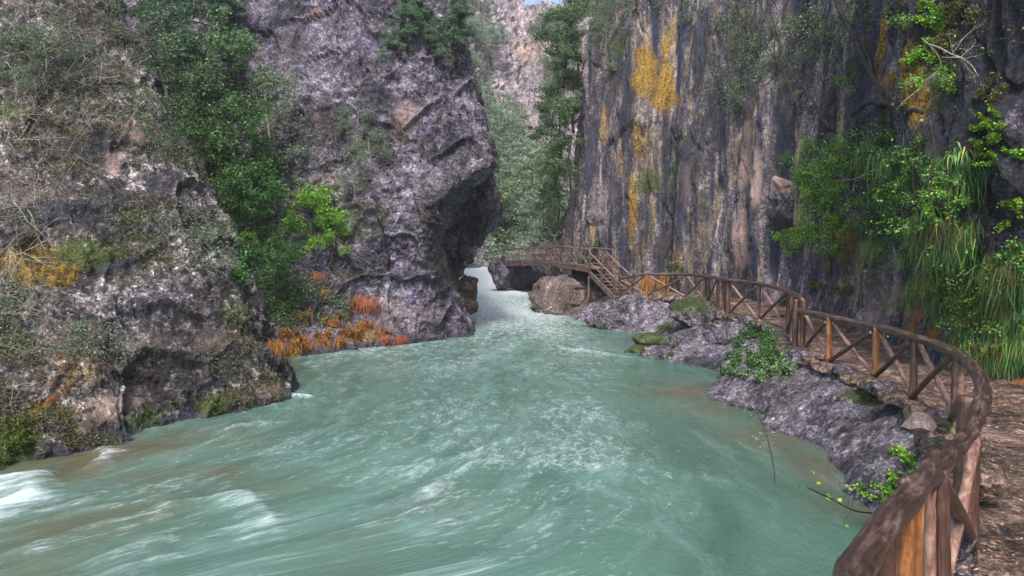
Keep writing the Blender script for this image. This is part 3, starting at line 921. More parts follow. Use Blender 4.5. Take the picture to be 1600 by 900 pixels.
for (a, b, wdt, hgt, fo) in [((-90, 775), (75, 752), .30, .16, .85), ((-90, 830), (50, 775), .28, .07, .75), ((125, 738), (165, 703), .12, .07, .8),
                             ((20, 878), (235, 800), .13, .06, .34), ((235, 800), (390, 782), .15, .07, .30), ((385, 780), (425, 830), .16, .03, .20),
                             ((130, 895), (260, 850), .12, .05, .3), ((444, 620), (485, 622), .12, .05, .5),
                             ((540, 755), (800, 690), .15, .04, .14), ((880, 545), (1000, 562), .3, .04, .2), ((620, 830), (760, 700), .2, .04, .15),
                             ((330, 680), (420, 660), .12, .04, .25), ((250, 780), (100, 820), .1, .03, .2)]:
    (ax, ay), (bx, by) = gnd(*a), gnd(*b)
    streak(ax, ay, bx, by, wdt, hgt, fo)
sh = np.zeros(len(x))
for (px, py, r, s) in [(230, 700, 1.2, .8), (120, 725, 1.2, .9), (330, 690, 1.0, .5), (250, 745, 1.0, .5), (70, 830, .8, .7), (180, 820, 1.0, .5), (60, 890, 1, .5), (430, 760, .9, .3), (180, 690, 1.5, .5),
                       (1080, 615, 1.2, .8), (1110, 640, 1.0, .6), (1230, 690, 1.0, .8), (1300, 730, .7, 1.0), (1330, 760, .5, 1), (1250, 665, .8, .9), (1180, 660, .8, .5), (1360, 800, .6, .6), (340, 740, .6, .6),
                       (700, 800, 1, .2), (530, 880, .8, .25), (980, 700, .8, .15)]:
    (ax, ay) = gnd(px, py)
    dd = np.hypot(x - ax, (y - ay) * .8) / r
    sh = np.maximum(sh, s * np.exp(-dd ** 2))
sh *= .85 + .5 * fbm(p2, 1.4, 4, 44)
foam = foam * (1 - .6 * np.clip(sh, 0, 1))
mb = MB()
mb.add(np.c_[x, y, zz], gridfaces(len(ys), len(us)))
water = mb.build('river', M['water'], smooth=True)
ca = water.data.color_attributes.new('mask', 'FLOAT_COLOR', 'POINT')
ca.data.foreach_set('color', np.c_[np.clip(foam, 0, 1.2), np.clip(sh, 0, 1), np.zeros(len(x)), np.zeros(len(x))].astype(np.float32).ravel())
at = water.data.attributes.new('flow', 'FLOAT_VECTOR', 'POINT')
at.data.foreach_set('vector', np.c_[ac, al, np.zeros(len(x))].astype(np.float32).ravel())
tag(water, 'turbid green river with pale streaks of foam running down the gorge', None, None, 'structure')

# ================================================================== ROCKS THAT LIE LOOSE
def boulder(name, loc, size, mat, seed, rz=0.0, blocky=.25, level_=5, sub=48, toppale=0.0, masks=(0, 0, 0, 0), tilt=(0, 0)):
    """a broken, angular stone: a sphere cut by random planes and roughened"""
    th = np.linspace(0, PI, sub)
    ph = np.linspace(0, 2 * PI, sub * 2 + 1)[:-1]
    T, Pp = np.meshgrid(th, ph, indexing='ij')
    n = np.stack([np.sin(T) * np.cos(Pp), np.sin(T) * np.sin(Pp), np.cos(T)], -1).reshape(-1, 3)
    r_ = np.random.default_rng(seed)
    r = np.full(len(n), 1.25)
    for k in range(13):
        pn = unit(r_.normal(size=3))
        dd = n @ pn
        r = np.minimum(r, np.where(dd > .05, r_.uniform(.72, 1.0) / np.maximum(dd, .05), 9))
    v = n * r[:, None]
    q = v * np.array(size)
    w1, w2, w3 = worley(q + seed, 1.6, seed)
    q = q + n * ((.22 * (w3 - .5) * sstep(0, .2, w2) - .05 * (1 - sstep(0, .12, w2)) + .16 * fbm(q + seed, 1.1, 4, seed)) * min(1.0, max(size)))[:, None]
    q = q + n * (.10 * fbm(q + seed, 1.4, 4, seed) + .05 * fbm(q, 5, 4, seed + 1, .6) + .02 * fbm(q, 16, 2, seed + 2))[:, None] * min(1.0, max(size))
    c, s_ = math.cos(rz), math.sin(rz)
    q = q @ np.array([[c, s_, 0], [-s_, c, 0], [0, 0, 1]])
    if tilt != (0, 0):
        q = q @ np.array(Matrix.Rotation(tilt[0], 3, 'X') @ Matrix.Rotation(tilt[1], 3, 'Y')).T
    m = sub * 2
    a = np.arange(sub * m).reshape(sub, m)
    b = np.roll(a, -1, 1)
    f = np.stack([a[:-1], a[1:], b[1:], b[:-1]], -1).reshape(-1, 4)
    mb = MB()
    mb.add(q, f)
    o = mb.build(name, mat)
    o.location = loc
    mk = np.tile(np.array(masks, np.float32), (len(q), 1))
    mk[:, 0] *= np.clip(.5 + q[:, 2] / max(size[2], .1), 0, 1.3)
    if toppale:
        mk[:, 2] = toppale * np.clip((q[:, 2] / size[2] - .3) * 4, 0, 1)
        mk[:, 3] = np.clip((.2 - q[:, 2] / size[2]) * 2, 0, 1)  # lit top and shaded underside of the block painted into its colour
    ca = o.data.color_attributes.new('mask', 'FLOAT_COLOR', 'POINT')
    ca.data.foreach_set('color', mk.astype(np.float32).ravel())
    return o


def bld(px, py, d, size, mat, seed, label, cat='boulder', group=None, name='boulder', **kw):
    o = boulder(name, P(px, py, d), size, M[mat], seed, **kw)
    tag(o, label, cat, group)
    return o


bld(890, 470, 38.3, (1.75, 1.9, 1.5), 'rock_left', 3, 'bulging brown boulder standing in the river under the wooden walkway', masks=(0, .1, .5, 0), sub=90)
bld(843, 470, 38.6, (.75, 1.0, .8), 'soil', 4, 'small rounded brown boulder at the upstream foot of the bulging one', masks=(.3, 0, .2, 0))
bld(818, 433, 50, (2.4, 1.6, 1.15), 'rock_mid', 5, 'low dark wet boulder in the rapids under the far end of the walkway', masks=(.0, 0, 0, 1.2))
bld(785, 428, 49, (.9, 1.0, .9), 'rock_mid', 12, 'grey boulder pointing into the white rapids below the walkway corner', masks=(0, 0, .2, .2))
bld(728, 452, 39, (.62, .8, .95), 'soil', 6, 'small rust topped boulder rising behind the overhanging crag', masks=(0, .35, 0, 0))
bld(716, 478, 34, (.75, .8, .55), 'soil', 7, 'low brown boulder at the water just behind the crag foot', masks=(.2, .2, 0, .2))
bld(1030, 540, 23.8, (.85, .6, .48), 'rock_mid', 8, 'moss covered boulder at the river edge below the fence bend', masks=(1.3, 0, 0, .3))
bld(1000, 552, 23.2, (.5, .35, .22), 'rock_mid', 9, 'low mossy stone touching the water beside the moss covered boulder', cat='stone', name='stone', masks=(1.2, 0, 0, .5))
bld(1085, 540, 22.6, (.75, .6, .42), 'rock_slab', 10, 'flat pale violet boulder right of the moss covered boulder', masks=(.1, 0, .3, 0))
bld(1100, 495, 26.2, (1.15, .9, .62), 'rock_slab', 14, 'rounded boulder with grey green bushes below the fence corner', masks=(.7, 0, 0, .1))
bld(1000, 492, 30.2, (2.2, 1.0, .62), 'rock_slab', 15, 'long pale violet boulder sloping to the water below the far fence', masks=(0, 0, .05, 0), rz=-.1, sub=60)
bld(1135, 520, 22.2, (.85, .6, .40), 'rock_slab', 16, 'grey boulder between the leafy bank bush and the pale slabs', masks=(.3, 0, 0, .2))
h = hit(1222, 320)
bld(1224, 322, (h[0].y - 1.0), (.52, .7, .95), 'rock_slab', 19, 'jutting block with flat violet top high on the right cliff', cat='rock ledge', name='rock_ledge', rz=.3, toppale=1.0, tilt=(.3, -.25))
bld(1432, 664, 6.9, (.16, .14, .12), 'rock_slab', 21, 'pale white stone at the foot of the thick near post', cat='stone', name='stone', masks=(0, 0, .6, 0))
bld(1540, 748, 5.7, (.15, .14, .13), 'soil', 22, 'round brown stone on the path beside the thick near post', cat='stone', name='stone')
# kerb of rough stones along the outer edge of the path
ks = []
arc = np.r_[0, np.cumsum(np.hypot(*np.diff(np.array(FENCE), axis=0).T))]
s0 = 5.6
k = 0
while s0 < 33:
    x0 = np.interp(s0, arc, [f[0] for f in FENCE]); y0 = np.interp(s0, arc, [f[1] for f in FENCE]); z0 = np.interp(s0, arc, FZ)
    x1 = np.interp(s0 + .2, arc, [f[0] for f in FENCE]); y1 = np.interp(s0 + .2, arc, [f[1] for f in FENCE])
    ln = random.uniform(.26, .5)
    a_ = math.atan2(y1 - y0, x1 - x0)
    o = boulder('kerb_stone', (x0 - math.sin(a_) * .17, y0 + math.cos(a_) * .17, z0 - .05), (ln, .19, .16), M['soil' if k % 3 else 'rock_slab'], 100 + k, rz=a_, sub=22, masks=(.55 * random.random(), .2, .15, 0))
    tag(o, 'rough brown kerb stone set along the outer edge of the earth path', 'kerb stone', 'kerb stones edging the path')
    s0 += ln * 1.7
    k += 1

# ================================================================== FENCE
fence = empty('log_fence', (3.5, 5.1, 1.1))
tag(fence, 'rustic log fence with crossed braces curving along the river path', 'fence')
fo = np.array(fence.location)


def logp(name, pts, rad, mat, n=None, sides=12, bump=.012, parent=fence, off=fo, seed=0, label=None, taper=None):
    pts = np.array(pts, float) - off
    if n is None:
        L = np.linalg.norm(np.diff(pts, axis=0), axis=1).sum()
        n = max(6, int(L / .07))
    if len(pts) == 2:      # a little natural bend
        mid = pts.mean(0) + rng.normal(size=3) * .012
        pts = np.array([pts[0], mid, pts[1]])
    mb = MB()
    tube(mb, pts, rad, sides, n, bump, seed)
    o = mb.build(name, M[mat], parent, smooth=True)
    if label: o['label'] = label
    return o


def rz_at(px, py, d):
    return P(px, py, d)


rails = [
    ([(1395, 1250, .55), (1322, 925, 1.5), (1362, 848, 1.8), (1412, 783, 2.25), (1466, 724, 2.85)], [.036, .037, .038, .040, .038]),
    ([(1446, 752, 2.66), (1500, 696, 3.35), (1527, 655, 4.1), (1536, 622, 4.8)], [.040, .042, .044, .048]),
    ([(1535, 640, 4.7), (1530, 588, 5.8), (1503, 556, 8.9)], [.049, .054, .064]),
    ([(1508, 562, 8.6), (1470, 541, 9.8), (1432, 528, 10.5), (1375, 512, 12.2)], [.072, .07, .068, .062]),
    ([(1382, 514, 12.1), (1298, 496, 14), (1250, 486, 15.2)], [.068, .068, .062]),
    ([(1254, 470, 15.7), (1243, 461, 17), (1222, 452, 20), (1187, 443, 22)], [.065, .065, .065, .06]),
    ([(1190, 444, 22), (1160, 440, 23), (1132, 437, 23.6), (1118, 434, 25.5)], [.065, .065, .065, .06]),
    ([(1122, 434, 25), (1104, 432, 28), (1072, 429, 30), (1011, 428, 31)], [.075, .07, .065, .06]),
    ([(1014, 428, 31), (992, 431, 31.5), (968, 435, 32)], [.065, .065, .06]),
]
for k, (pp, rr) in enumerate(rails):
    logp('handrail', [P(*c) for c in pp], rr, 'rail', seed=k * 5, bump=.03 if k < 3 else .022, sides=16)
# knot stub
logp('stub', [P(1428, 772, 2.35), P(1412, 748, 2.40)], [.033, .026], 'rail', seed=77)


def railz(x, y):
    best, bz = 9e9, 0
    for pp, rr in rails:
        c = catmull(np.array([P(*q_) for q_ in pp]), 40)
        d = np.hypot(c[:, 0] - x, c[:, 1] - y)
        i = d.argmin()
        if d[i] < best:
            best, bz = d[i], c[i, 2]
    return bz


def post(x, y, zb, rad, mat='post', top=None, tilt=(0, 0), seed=0, label=None):
    zt = railz(x, y) if top is None else top
    return logp('post', [(x, y, zb - .15), (x + tilt[0], y + tilt[1], zt)], [rad, rad * .92], mat, seed=seed, sides=14, label=label)


def gp(px, d, zb):
    return (px - 800) / F * d, d, zb


# near posts (their feet stand below the picture edge)
post(1.12, 2.05, 1.12, .035, 'post', tilt=(.02, 0), seed=1)
post(1.32, 2.32, 1.12, .034, 'post_orange', tilt=(.06, .02), seed=2, label='thick peeled orange post beside the near rail')
post(1.47, 2.42, 1.12, .026, 'post_orange', tilt=(.01, .03), seed=3)
post(1.70, 2.74, 1.12, .026, 'brace_pale', tilt=(0, .0), seed=4)
post(1.76, 2.72, 1.12, .030, 'post', tilt=(-.02, .02), seed=5)
post(3.38, 5.0, 1.10, .088, 'post', tilt=(0, 0), seed=6, label='thick dark post at the turn of the fence')
logp('brace', [P(1466, 748, 2.85), P(1516, 838, 4.85)], [.032, .040], 'post', seed=7)
logp('brace', [P(1528, 655, 4.75), P(1480, 892, 3.55)], [.038, .032], 'brace_pale', seed=8, label='pale peeled brace crossing down towards the camera')
PD = [(1498, 9.3, .98, .062, 'post'), (1433, 10.6, 1.0, .072, 'post'), (1372, 12.3, 1.03, .075, 'post_orange'), (1298, 14.0, 1.05, .075, 'post_orange'),
      (1256, 15.3, 1.07, .075, 'post'), (1245, 15.6, 1.07, .085, 'post'), (1233, 19.0, 1.1, .07, 'post'), (1187, 22.0, 1.18, .07, 'post'), (1138, 23.5, 1.25, .11, 'post'), (1131, 23.9, 1.25, .07, 'post'),
      (1122, 25.2, 1.3, .08, 'post'), (1107, 27.8, 1.45, .09, 'post'), (1101, 28.3, 1.45, .07, 'post'), (1072, 30, 1.52, .06, 'post'), (1041, 30.6, 1.55, .05, 'post'), (1011, 31, 1.55, .07, 'post_orange'), (968, 32, 1.55, .075, 'post')]
pts = []
for k, (px, d, zb, r, mt) in enumerate(PD):
    xx, yy, _ = gp(px, d, zb)
    top = None if k not in (4, 5) else P(px, 468, d)[2]
    post(xx, yy, zb - .03, r * .86, mt, top=top, seed=20 + k)
    pts.append((xx, yy, zb))
prev = (3.38, 5.0, 1.10)
bays = [(prev, pts[0])] + [(pts[i], pts[j]) for i, j in ((0, 1), (1, 2), (2, 3), (3, 4), (5, 6), (6, 7), (7, 8), (10, 11), (12, 13), (13, 15), (15, 16))]
for k, (a, b) in enumerate(bays):
    a, b = np.array(a), np.array(b)
    e = .05
    for m_, (s_, t_) in enumerate(((a, b), (b, a))):
        A = s_ + (t_ - s_) * e
        B = s_ + (t_ - s_) * (1 - e)
        side = (.045 if m_ else -.03)
        perp = np.array([-(b - a)[1], (b - a)[0], 0]); perp = perp / (np.linalg.norm(perp) + 1e-9) * side
        A = A + perp + np.array([0, 0, .06]); B = B + perp
        B[2] = railz(B[0], B[1]) - .10
        logp('brace', [A, B], [.045, .040], ['brace_pale', 'post'][m_], seed=50 + k * 2 + m_, sides=10)

# ================================================================== WALKWAY
wk = empty('wooden_walkway', P(860, 412, 41))
tag(wk, 'weathered wooden walkway with railings carried along the cliff foot over the river', 'walkway')
wo_ = np.array(wk.location)
WP = [np.array(P(921, 424, 35.5)), np.array(P(866, 412, 40)), np.array(P(833, 409, 45)), np.array(P(785, 413, 49))]
for q_ in WP:
    q_[2] = 2.72 + (0.28 if q_[1] > 38 else 0) - (.1 if q_[1] > 48 else 0)
WB = []
for i, q_ in enumerate(WP):
    t0 = WP[max(i - 1, 0)]; t1 = WP[min(i + 1, 3)]
    tt = (t1 - t0)[:2]; tt = tt / np.linalg.norm(tt)
    WB.append(q_ + np.array([tt[1], -tt[0], 0]) * 1.35)


def box_between(mb, a, b, wv, hv):
    a, b, wv, hv = map(np.array, (a, b, wv, hv))
    v = [a - wv - hv, a + wv - hv, a + wv + hv, a - wv + hv, b - wv - hv, b + wv - hv, b + wv + hv, b - wv + hv]
    mb.add(v, [[0, 3, 2, 1], [4, 5, 6, 7], [0, 1, 5, 4], [1, 2, 6, 5], [2, 3, 7, 6], [3, 0, 4, 7]])


# deck planks: surface pattern, one part
mb = MB()
for (a, b, c, d_) in zip(WP[:-1], WP[1:], WB[:-1], WB[1:]):
    n = int(np.linalg.norm(b - a) / .17)
    for i in range(n):
        t0, t1 = (i + .04) / n, (i + .94) / n
        jz = rng.uniform(-.008, .008)
        q0, q1 = a + (b - a) * t0, a + (b - a) * t1
        r0, r1 = c + (d_ - c) * t0, c + (d_ - c) * t1
        o3 = np.array([0, 0, jz])
        v = [q0 + o3, q1 + o3, r1 + o3, r0 + o3]
        vv = [p_ - wo_ for p_ in v] + [p_ - wo_ - np.array([0, 0, .05]) for p_ in v]
        mb.add(vv, [[0, 1, 2, 3], [7, 6, 5, 4], [0, 4, 5, 1], [1, 5, 6, 2], [2, 6, 7, 3], [3, 7, 4, 0]])
mb.build('deck', M['plank'], wk)
for side in (WP, WB):
    for a, b in zip(side[:-1], side[1:]):
        mb = MB()
        box_between(mb, a - wo_ - (0, 0, .14), b - wo_ - (0, 0, .14), (.04, .03, 0), (0, 0, .06))
        mb.build('beam', M['plank'], wk)
for si, side in enumerate((WP, WB)):
    for j, (a, b) in enumerate(zip(side[:-1], side[1:])):
        n = max(2, int(np.linalg.norm((b - a)[:2]) / 1.35))
        for i in range(n + (1 if j == 2 else 0)):
            q_ = a + (b - a) * (i / n)
            tt = .13 if si and q_[1] > 39 and q_[1] < 46 else 0
            logp('post', [q_ - (0, 0, .34), q_ + (0, 0, .98 + tt)], [.042, .038], 'plank', parent=wk, off=wo_, n=6, sides=8, bump=.004)
        for hgt, rr in ((.98, .042), (.52, .028), (.12, .026)):
            logp('rail', [a + (0, 0, hgt), b + (0, 0, hgt)], [rr, rr], 'plank', parent=wk, off=wo_, n=10, sides=8, bump=.006, seed=j + int(hgt * 10))
        for i in range(n):
            A = a + (b - a) * (i / n) + (0, 0, .12); B = a + (b - a) * ((i + 1) / n) + (0, 0, .95)
            logp('brace', [A, B], [.028, .028], 'plank', parent=wk, off=wo_, n=5, sides=6, bump=.003)
# end railing across the far corner
a, b = WP[3], WB[3]
for hgt in (.98, .7, .42, .14):
    logp('rail', [a + (0, 0, hgt), b + (0, 0, hgt)], [.045, .045], 'plank', parent=wk, off=wo_, n=6, sides=8, bump=.006)
# support props down to the rock
logp('prop', [P(920, 432, 35.6), P(919, 472, 35.6)], [.05, .05], 'plank', parent=wk, off=wo_, n=8, bump=.004)
for i in (1, 2):
    q_ = WP[i] - np.array([0, 0, .2])
    logp('prop', [q_, WB[i] - np.array([.0, 0, 1.6])], [.07, .07], 'plank', parent=wk, off=wo_, n=8, bump=.004)
# stair from the path up to the walkway
st = empty('wooden_stair', (5.0, 32.6, 1.6))
tag(st, 'wooden stair with plank steps climbing from the fence end to the walkway', 'stair')
so_ = np.array(st.location)
A0, A1 = np.array(P(960, 466, 32.2)), np.array(P(921, 427, 35.3))
dxy = (A1 - A0)[:2] / np.linalg.norm((A1 - A0)[:2])
sw = np.array([dxy[1], -dxy[0], 0]) * .95
for off_ in (np.zeros(3), sw):
    mb = MB()
    box_between(mb, A0 + off_ - so_, A1 + off_ - so_, (.035 * dxy[1], -.035 * dxy[0], 0), (0, 0, .14))
    mb.build('stringer', M['plank'], st)
    logp('handrail', [A0 + off_ + (0, 0, .98), A1 + off_ + (0, 0, 1.08)], [.038, .038], 'brace_pale', parent=st, off=so_, n=10)
    logp('rail', [A0 + off_ + (0, 0, .5), A1 + off_ + (0, 0, .6)], [.025, .025], 'brace_pale', parent=st, off=so_, n=8)
    for t_ in (.02, .5, .98):
        q_ = A0 + (A1 - A0) * t_ + off_
        logp('post', [q_ - (0, 0, .15), q_ + (0, 0, 1.02)], [.05, .05], 'post', parent=st, off=so_, n=6)
for i in range(7):
    q_ = A0 + (A1 - A0) * ((i + .5) / 7)
    mb = MB()
    dd = np.array([dxy[0], dxy[1], 0]) * .15
    box_between(mb, q_ - so_, q_ + sw - so_, dd, (0, 0, .02))
    mb.build('step', M['plank'], st)

# ================================================================== PLANTS
def branchset(mb, p0, d0, L, r, depth, rg, ends, spread=.6, droop=0.0, nseg=4, sides=4, kids=3):
    p = np.array(p0, float)
    d = unit(np.array(d0, float))
    pts = [p.copy()]
    for i in range(nseg):
        d = unit(d + rg.normal(size=3) * .16 + np.array([0, 0, -droop * .2]))
        p = p + d * L / nseg
        pts.append(p.copy())
    tube(mb, pts, np.linspace(r, r * .45, len(pts)), sides, None, 0, 0, False)
    if depth == 0:
        ends.append((p, d))
        ends.append((pts[-2], d))
        return
    for k in range(kids):
        t = rg.uniform(.35, 1.0)
        i = min(int(t * nseg), nseg - 1)
        q_ = pts[i] + (pts[i + 1] - pts[i]) * (t * nseg - i)
        nd = unit(d + rg.normal(size=3) * spread)
        branchset(mb, q_, nd, L * rg.uniform(.5, .75), r * .5, depth - 1, rg, ends, spread, droop, max(2, nseg - 1), max(3, sides - 1), kids)


def tree_proto(name, H, crown_r, leaf, lmat, nleaf, seed, kind='broad', bark='bark_dark', hang=False):
    rg = np.random.default_rng(seed)
    root = empty(name)
    mb = MB()
    lean_ = rg.normal(size=2) * .08 * H
    tp = [np.array([0, 0, -.3]), np.array([lean_[0] * .2, lean_[1] * .2, H * .3]), np.array([lean_[0] * .6, lean_[1] * .6, H * .65]), np.array([lean_[0], lean_[1], H * .96])]
    tp = [p_ + rg.normal(size=3) * .03 * H * (i > 0) for i, p_ in enumerate(tp)]
    tc = catmull(np.array(tp), 14)
    tube(mb, tc, np.linspace(.028 * H, .006 * H, 14), 7, None, .004 * H, seed)
    ends = []
    nl = 16 if kind == 'broad' else 26
    for k in range(nl):
        t = rg.uniform(.22, .98) if kind == 'broad' else .2 + .78 * (k + .5) / nl
        q_ = tc[int(t * 13)]
        a_ = k * 2.4 + rg.normal() * .4
        up_ = rg.uniform(.05, .6) if kind == 'broad' else rg.uniform(-.15, .15)
        Lb = crown_r * (1.15 - .75 * abs(t - .5)) * rg.uniform(.6, 1.1) if kind == 'broad' else crown_r * (1.15 - t) * rg.uniform(.75, 1.15)
        branchset(mb, q_, (math.cos(a_), math.sin(a_), up_), Lb, .009 * H * (1.2 - t), 1, rg, ends, .55, .25, 3, 4, 3)
    tr = mb.build('trunk', M[bark], root, smooth=True)
    E = np.array([e_[0] for e_ in ends])
    pick = rg.integers(0, len(E), nleaf)
    cl_ = rg.uniform(.4, 1.0, len(E))
    sg = crown_r * (.19 if kind == 'broad' else .13)
    c = E[pick] + rg.normal(size=(nleaf, 3)) * (sg * cl_[pick])[:, None] * np.array([1, 1, .6 if kind == 'broad' else .4])
    mb = MB()
    if kind == 'pine':
        leaves(mb, c, leaf * 1.5, leaf * .28, rg=rg, droop=.3)
    else:
        leaves(mb, c, leaf, leaf * .62, rg=rg)
    mb.build('crown', M[lmat], root)
    return root


def far_away(o):
    o.location = (0, 0, -50)


def place(proto, used, loc, h_scale, rz, label, cat, group, tilt=(0, 0)):
    if proto.name in used:
        o = copy_tree(proto)
    else:
        o = proto
        used.add(proto.name)
    o.location = loc
    o.scale = (h_scale,) * 3
    o.rotation_euler = (tilt[0], tilt[1], rz)
    tag(o, label, cat, group)
    return o


used = set()
T_broad_dark = tree_proto('evergreen_tree', 4.0, 1.5, .12, 'leaf_dark', 7000, 11)
T_broad_mid = tree_proto('broadleaf_tree', 4.0, 1.5, .12, 'leaf_mid', 6000, 12)
T_broad_bright = tree_proto('leafy_shrub', 2.2, 1.1, .085, 'leaf_bright', 6500, 13)
T_grey = tree_proto('grey_green_tree', 4.0, 1.4, .10, 'leaf_grey', 4500, 14, bark='bark_pale')
T_pine = tree_proto('pine_tree', 5.0, 1.45, .13, 'leaf_pine', 13000, 15, 'pine')
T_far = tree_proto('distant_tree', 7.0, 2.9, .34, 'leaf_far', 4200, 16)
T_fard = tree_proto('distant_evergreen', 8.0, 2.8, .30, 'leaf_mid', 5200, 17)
T_lime = tree_proto('yellow_green_shrub', 1.4, .8, .06, 'leaf_lime', 3500, 18)
T_bush = tree_proto('grey_bush', 1.2, .8, .05, 'leaf_grey', 5000, 19, bark='bark_pale')

G1 = 'trees growing in the gully between the left crags'
for (pr, px, py, hs_, dep, lab) in [
    (T_pine, 225, 130, .85, 0, 'slim blue green pine at the top left of the gully'),
    (T_pine, 290, 150, 1.05, 0, 'tall pine in the gully rising out of the top of the picture'),
    (T_pine, 345, 140, .95, 0, 'blue green pine right of the tall gully pine'),
    (T_grey, 270, 190, .8, 0, 'hazy grey green tree against the upper edge of the near left crag'),
    (T_broad_mid, 330, 215, .8, 0, 'mid green broadleaf tree below the gully pines'),
    (T_broad_mid, 385, 190, .72, 0, 'green broadleaf tree beside the violet rock of the crag'),
    (T_broad_mid, 330, 285, .72, 0, 'green tree in the middle of the gully'),
    (T_broad_dark, 375, 330, .8, 0, 'deep green evergreen halfway down the gully'),
    (T_grey, 425, 260, .65, 0, 'pale grey green tree at the right edge of the gully'),
    (T_broad_mid, 400, 290, .7, 0, 'soft green tree above the bare white branches'),
    (T_broad_dark, 362, 385, .62, 0, 'low dark evergreen close behind the near crag ridge'),
    (T_broad_dark, 410, 400, .6, 0, 'dark evergreen right above the yellow green shrub'),
    (T_broad_dark, 440, 480, .5, 0, 'lowest dark evergreen bush hanging above the orange ferns'),
]:
    h = hit(px, py, ('gully_slope', 'cliff.001')) 
    place(pr, used, h[0] + Vector((0, -.4, -.1)), hs_ * 1.2, random.uniform(0, 6), lab, 'tree', G1)
for (pr, px, py, hs_, lab, cat) in [
    (T_broad_bright, 490, 390, .95, 'bright green feathery shrub at the foot of the middle crag', 'shrub'),
    (T_broad_bright, 525, 395, .6, 'smaller bright green shrub right of the feathery one', 'shrub'),
    (T_lime, 405, 415, .8, 'yellow green ivy shrub low in the gully', 'shrub'),
    (T_bush, 560, 215, .9, 'upper grey green bush clinging to the middle crag', 'bush'),
    (T_bush, 578, 262, 1.0, 'lower grey green bush over a dark notch of the middle crag', 'bush'),
    (T_bush, 555, 305, .7, 'small grey bush below the two notch bushes on the crag', 'bush'),
    (T_pine, 625, 95, .55, 'leftmost pine hanging over the top of the middle crag', 'pine'),
    (T_pine, 668, 85, .5, 'second pine from the left over the middle crag top', 'pine'),
    (T_pine, 712, 95, .6, 'pine leaning off the right shoulder of the middle crag', 'pine'),
    (T_bush, 70, 110, .9, 'grey green bush high on the near left crag', 'bush'),
    (T_bush, 25, 150, .6, 'small grey green bush at the upper left picture edge', 'bush'),
    (T_bush, 945, 75, 1.3, 'hanging grey green bush at the top left of the right cliff', 'bush'),
    (T_bush, 965, 30, 1.3, 'grey green bush on the cliff top near the ochre stain', 'bush'),
]:
    h = hit(px, py)
    place(pr, used, h[0] + h[1] * .05, hs_, random.uniform(0, 6), lab, cat, None)

G2 = 'dark trees clinging to the left end of the right cliff'
labs = ['topmost', 'second highest', 'slanting', 'middle', 'dense', 'rounded', 'spreading', 'low', 'lowest', 'small']
for k, (px, py, d, s_) in enumerate([(893, 60, 50, .95), (880, 130, 50, .95), (872, 165, 52, .7), (896, 200, 49, .9), (876, 240, 50, .95), (866, 290, 50, .6), (893, 300, 47.5, .8), (872, 340, 47.5, .6), (850, 352, 52, .4), (905, 120, 48.5, .7)]):
    o = place([T_broad_mid, T_broad_dark, T_broad_mid][k % 3], used, P(px, py, d), s_ * 1.15, random.uniform(0, 6), labs[k] + ' dark green tree on the upstream end of the right cliff', 'tree', G2)
G3 = 'trees on the far hillside'
n3 = 0
r3 = np.random.default_rng(5)
for i3, (px, py) in enumerate([(735, 150), (750, 175), (770, 185), (790, 195), (812, 190), (740, 205), (765, 210), (785, 225), (805, 235), (825, 215), (750, 240), (775, 255), (800, 262), (820, 250), (838, 230), (850, 180), (845, 130),
               (862, 110), (856, 60), (870, 30), (780, 290), (800, 300), (822, 290), (840, 270), (785, 325), (805, 335), (828, 325), (845, 310), (790, 360), (812, 365), (832, 355), (850, 345), (770, 140),
               (880, 60), (730, 40), (755, 30), (720, 70), (745, 75), (900, 30), (768, 340), (776, 375), (800, 385), (840, 385), (862, 375), (858, 235), (700, 30), (790, 130), (760, 95), (840, 95), (815, 120),
               (868, 200), (875, 150), (890, 90), (880, 290), (865, 320)]):
    if 760 < px < 855 and py < 200 or i3 % 5 == 4:
        continue
    px += r3.normal() * 4
    py += r3.normal() * 4
    h = hit(px, py, ('hillside',))
    if h is None:
        continue
    dist = h[0].y
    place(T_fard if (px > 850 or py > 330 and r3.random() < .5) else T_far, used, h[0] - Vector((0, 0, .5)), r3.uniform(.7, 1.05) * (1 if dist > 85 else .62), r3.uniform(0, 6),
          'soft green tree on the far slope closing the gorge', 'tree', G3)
# skyline trunks
T_bare = empty('bare_tree')
mb = MB(); ends = []
branchset(mb, (0, 0, -.5), (0, 0, 1), 9, .12, 3, np.random.default_rng(3), ends, .45, 0, 5, 5, 4)
mb.build('trunk', M['twig_violet'], T_bare)
for k, px in enumerate([742, 758, 775, 800, 818, 835, 850, 795, 826]):
    h = hit(px, [60, 70, 55, 60, 50, 62, 58, 110, 100][k], ('hillside',))
    if h:
        place(T_bare, used, h[0], r3.uniform(.7, 1.1), r3.uniform(0, 6), 'slender bare tree along the skyline of the far slope', 'tree', 'bare trees on the far slope')

# ------------------------------------------------------------------ bare twig bushes on the near left crag
def twig_bush(name, n, L, seed, mat, droop=.2, r=.012):
    rg = np.random.default_rng(seed)
    mb = MB(); ends = []
    for k in range(n):
        d = unit(rg.normal(size=3) * np.array([1, .7, .8]) + np.array([.5, -.8, .1]))
        branchset(mb, rg.normal(size=3) * .12, d, L * rg.uniform(.6, 1.2), r, 2, rg, ends, .6, droop, 4, 4, 3)
    return mb.build(name, M[mat], None)


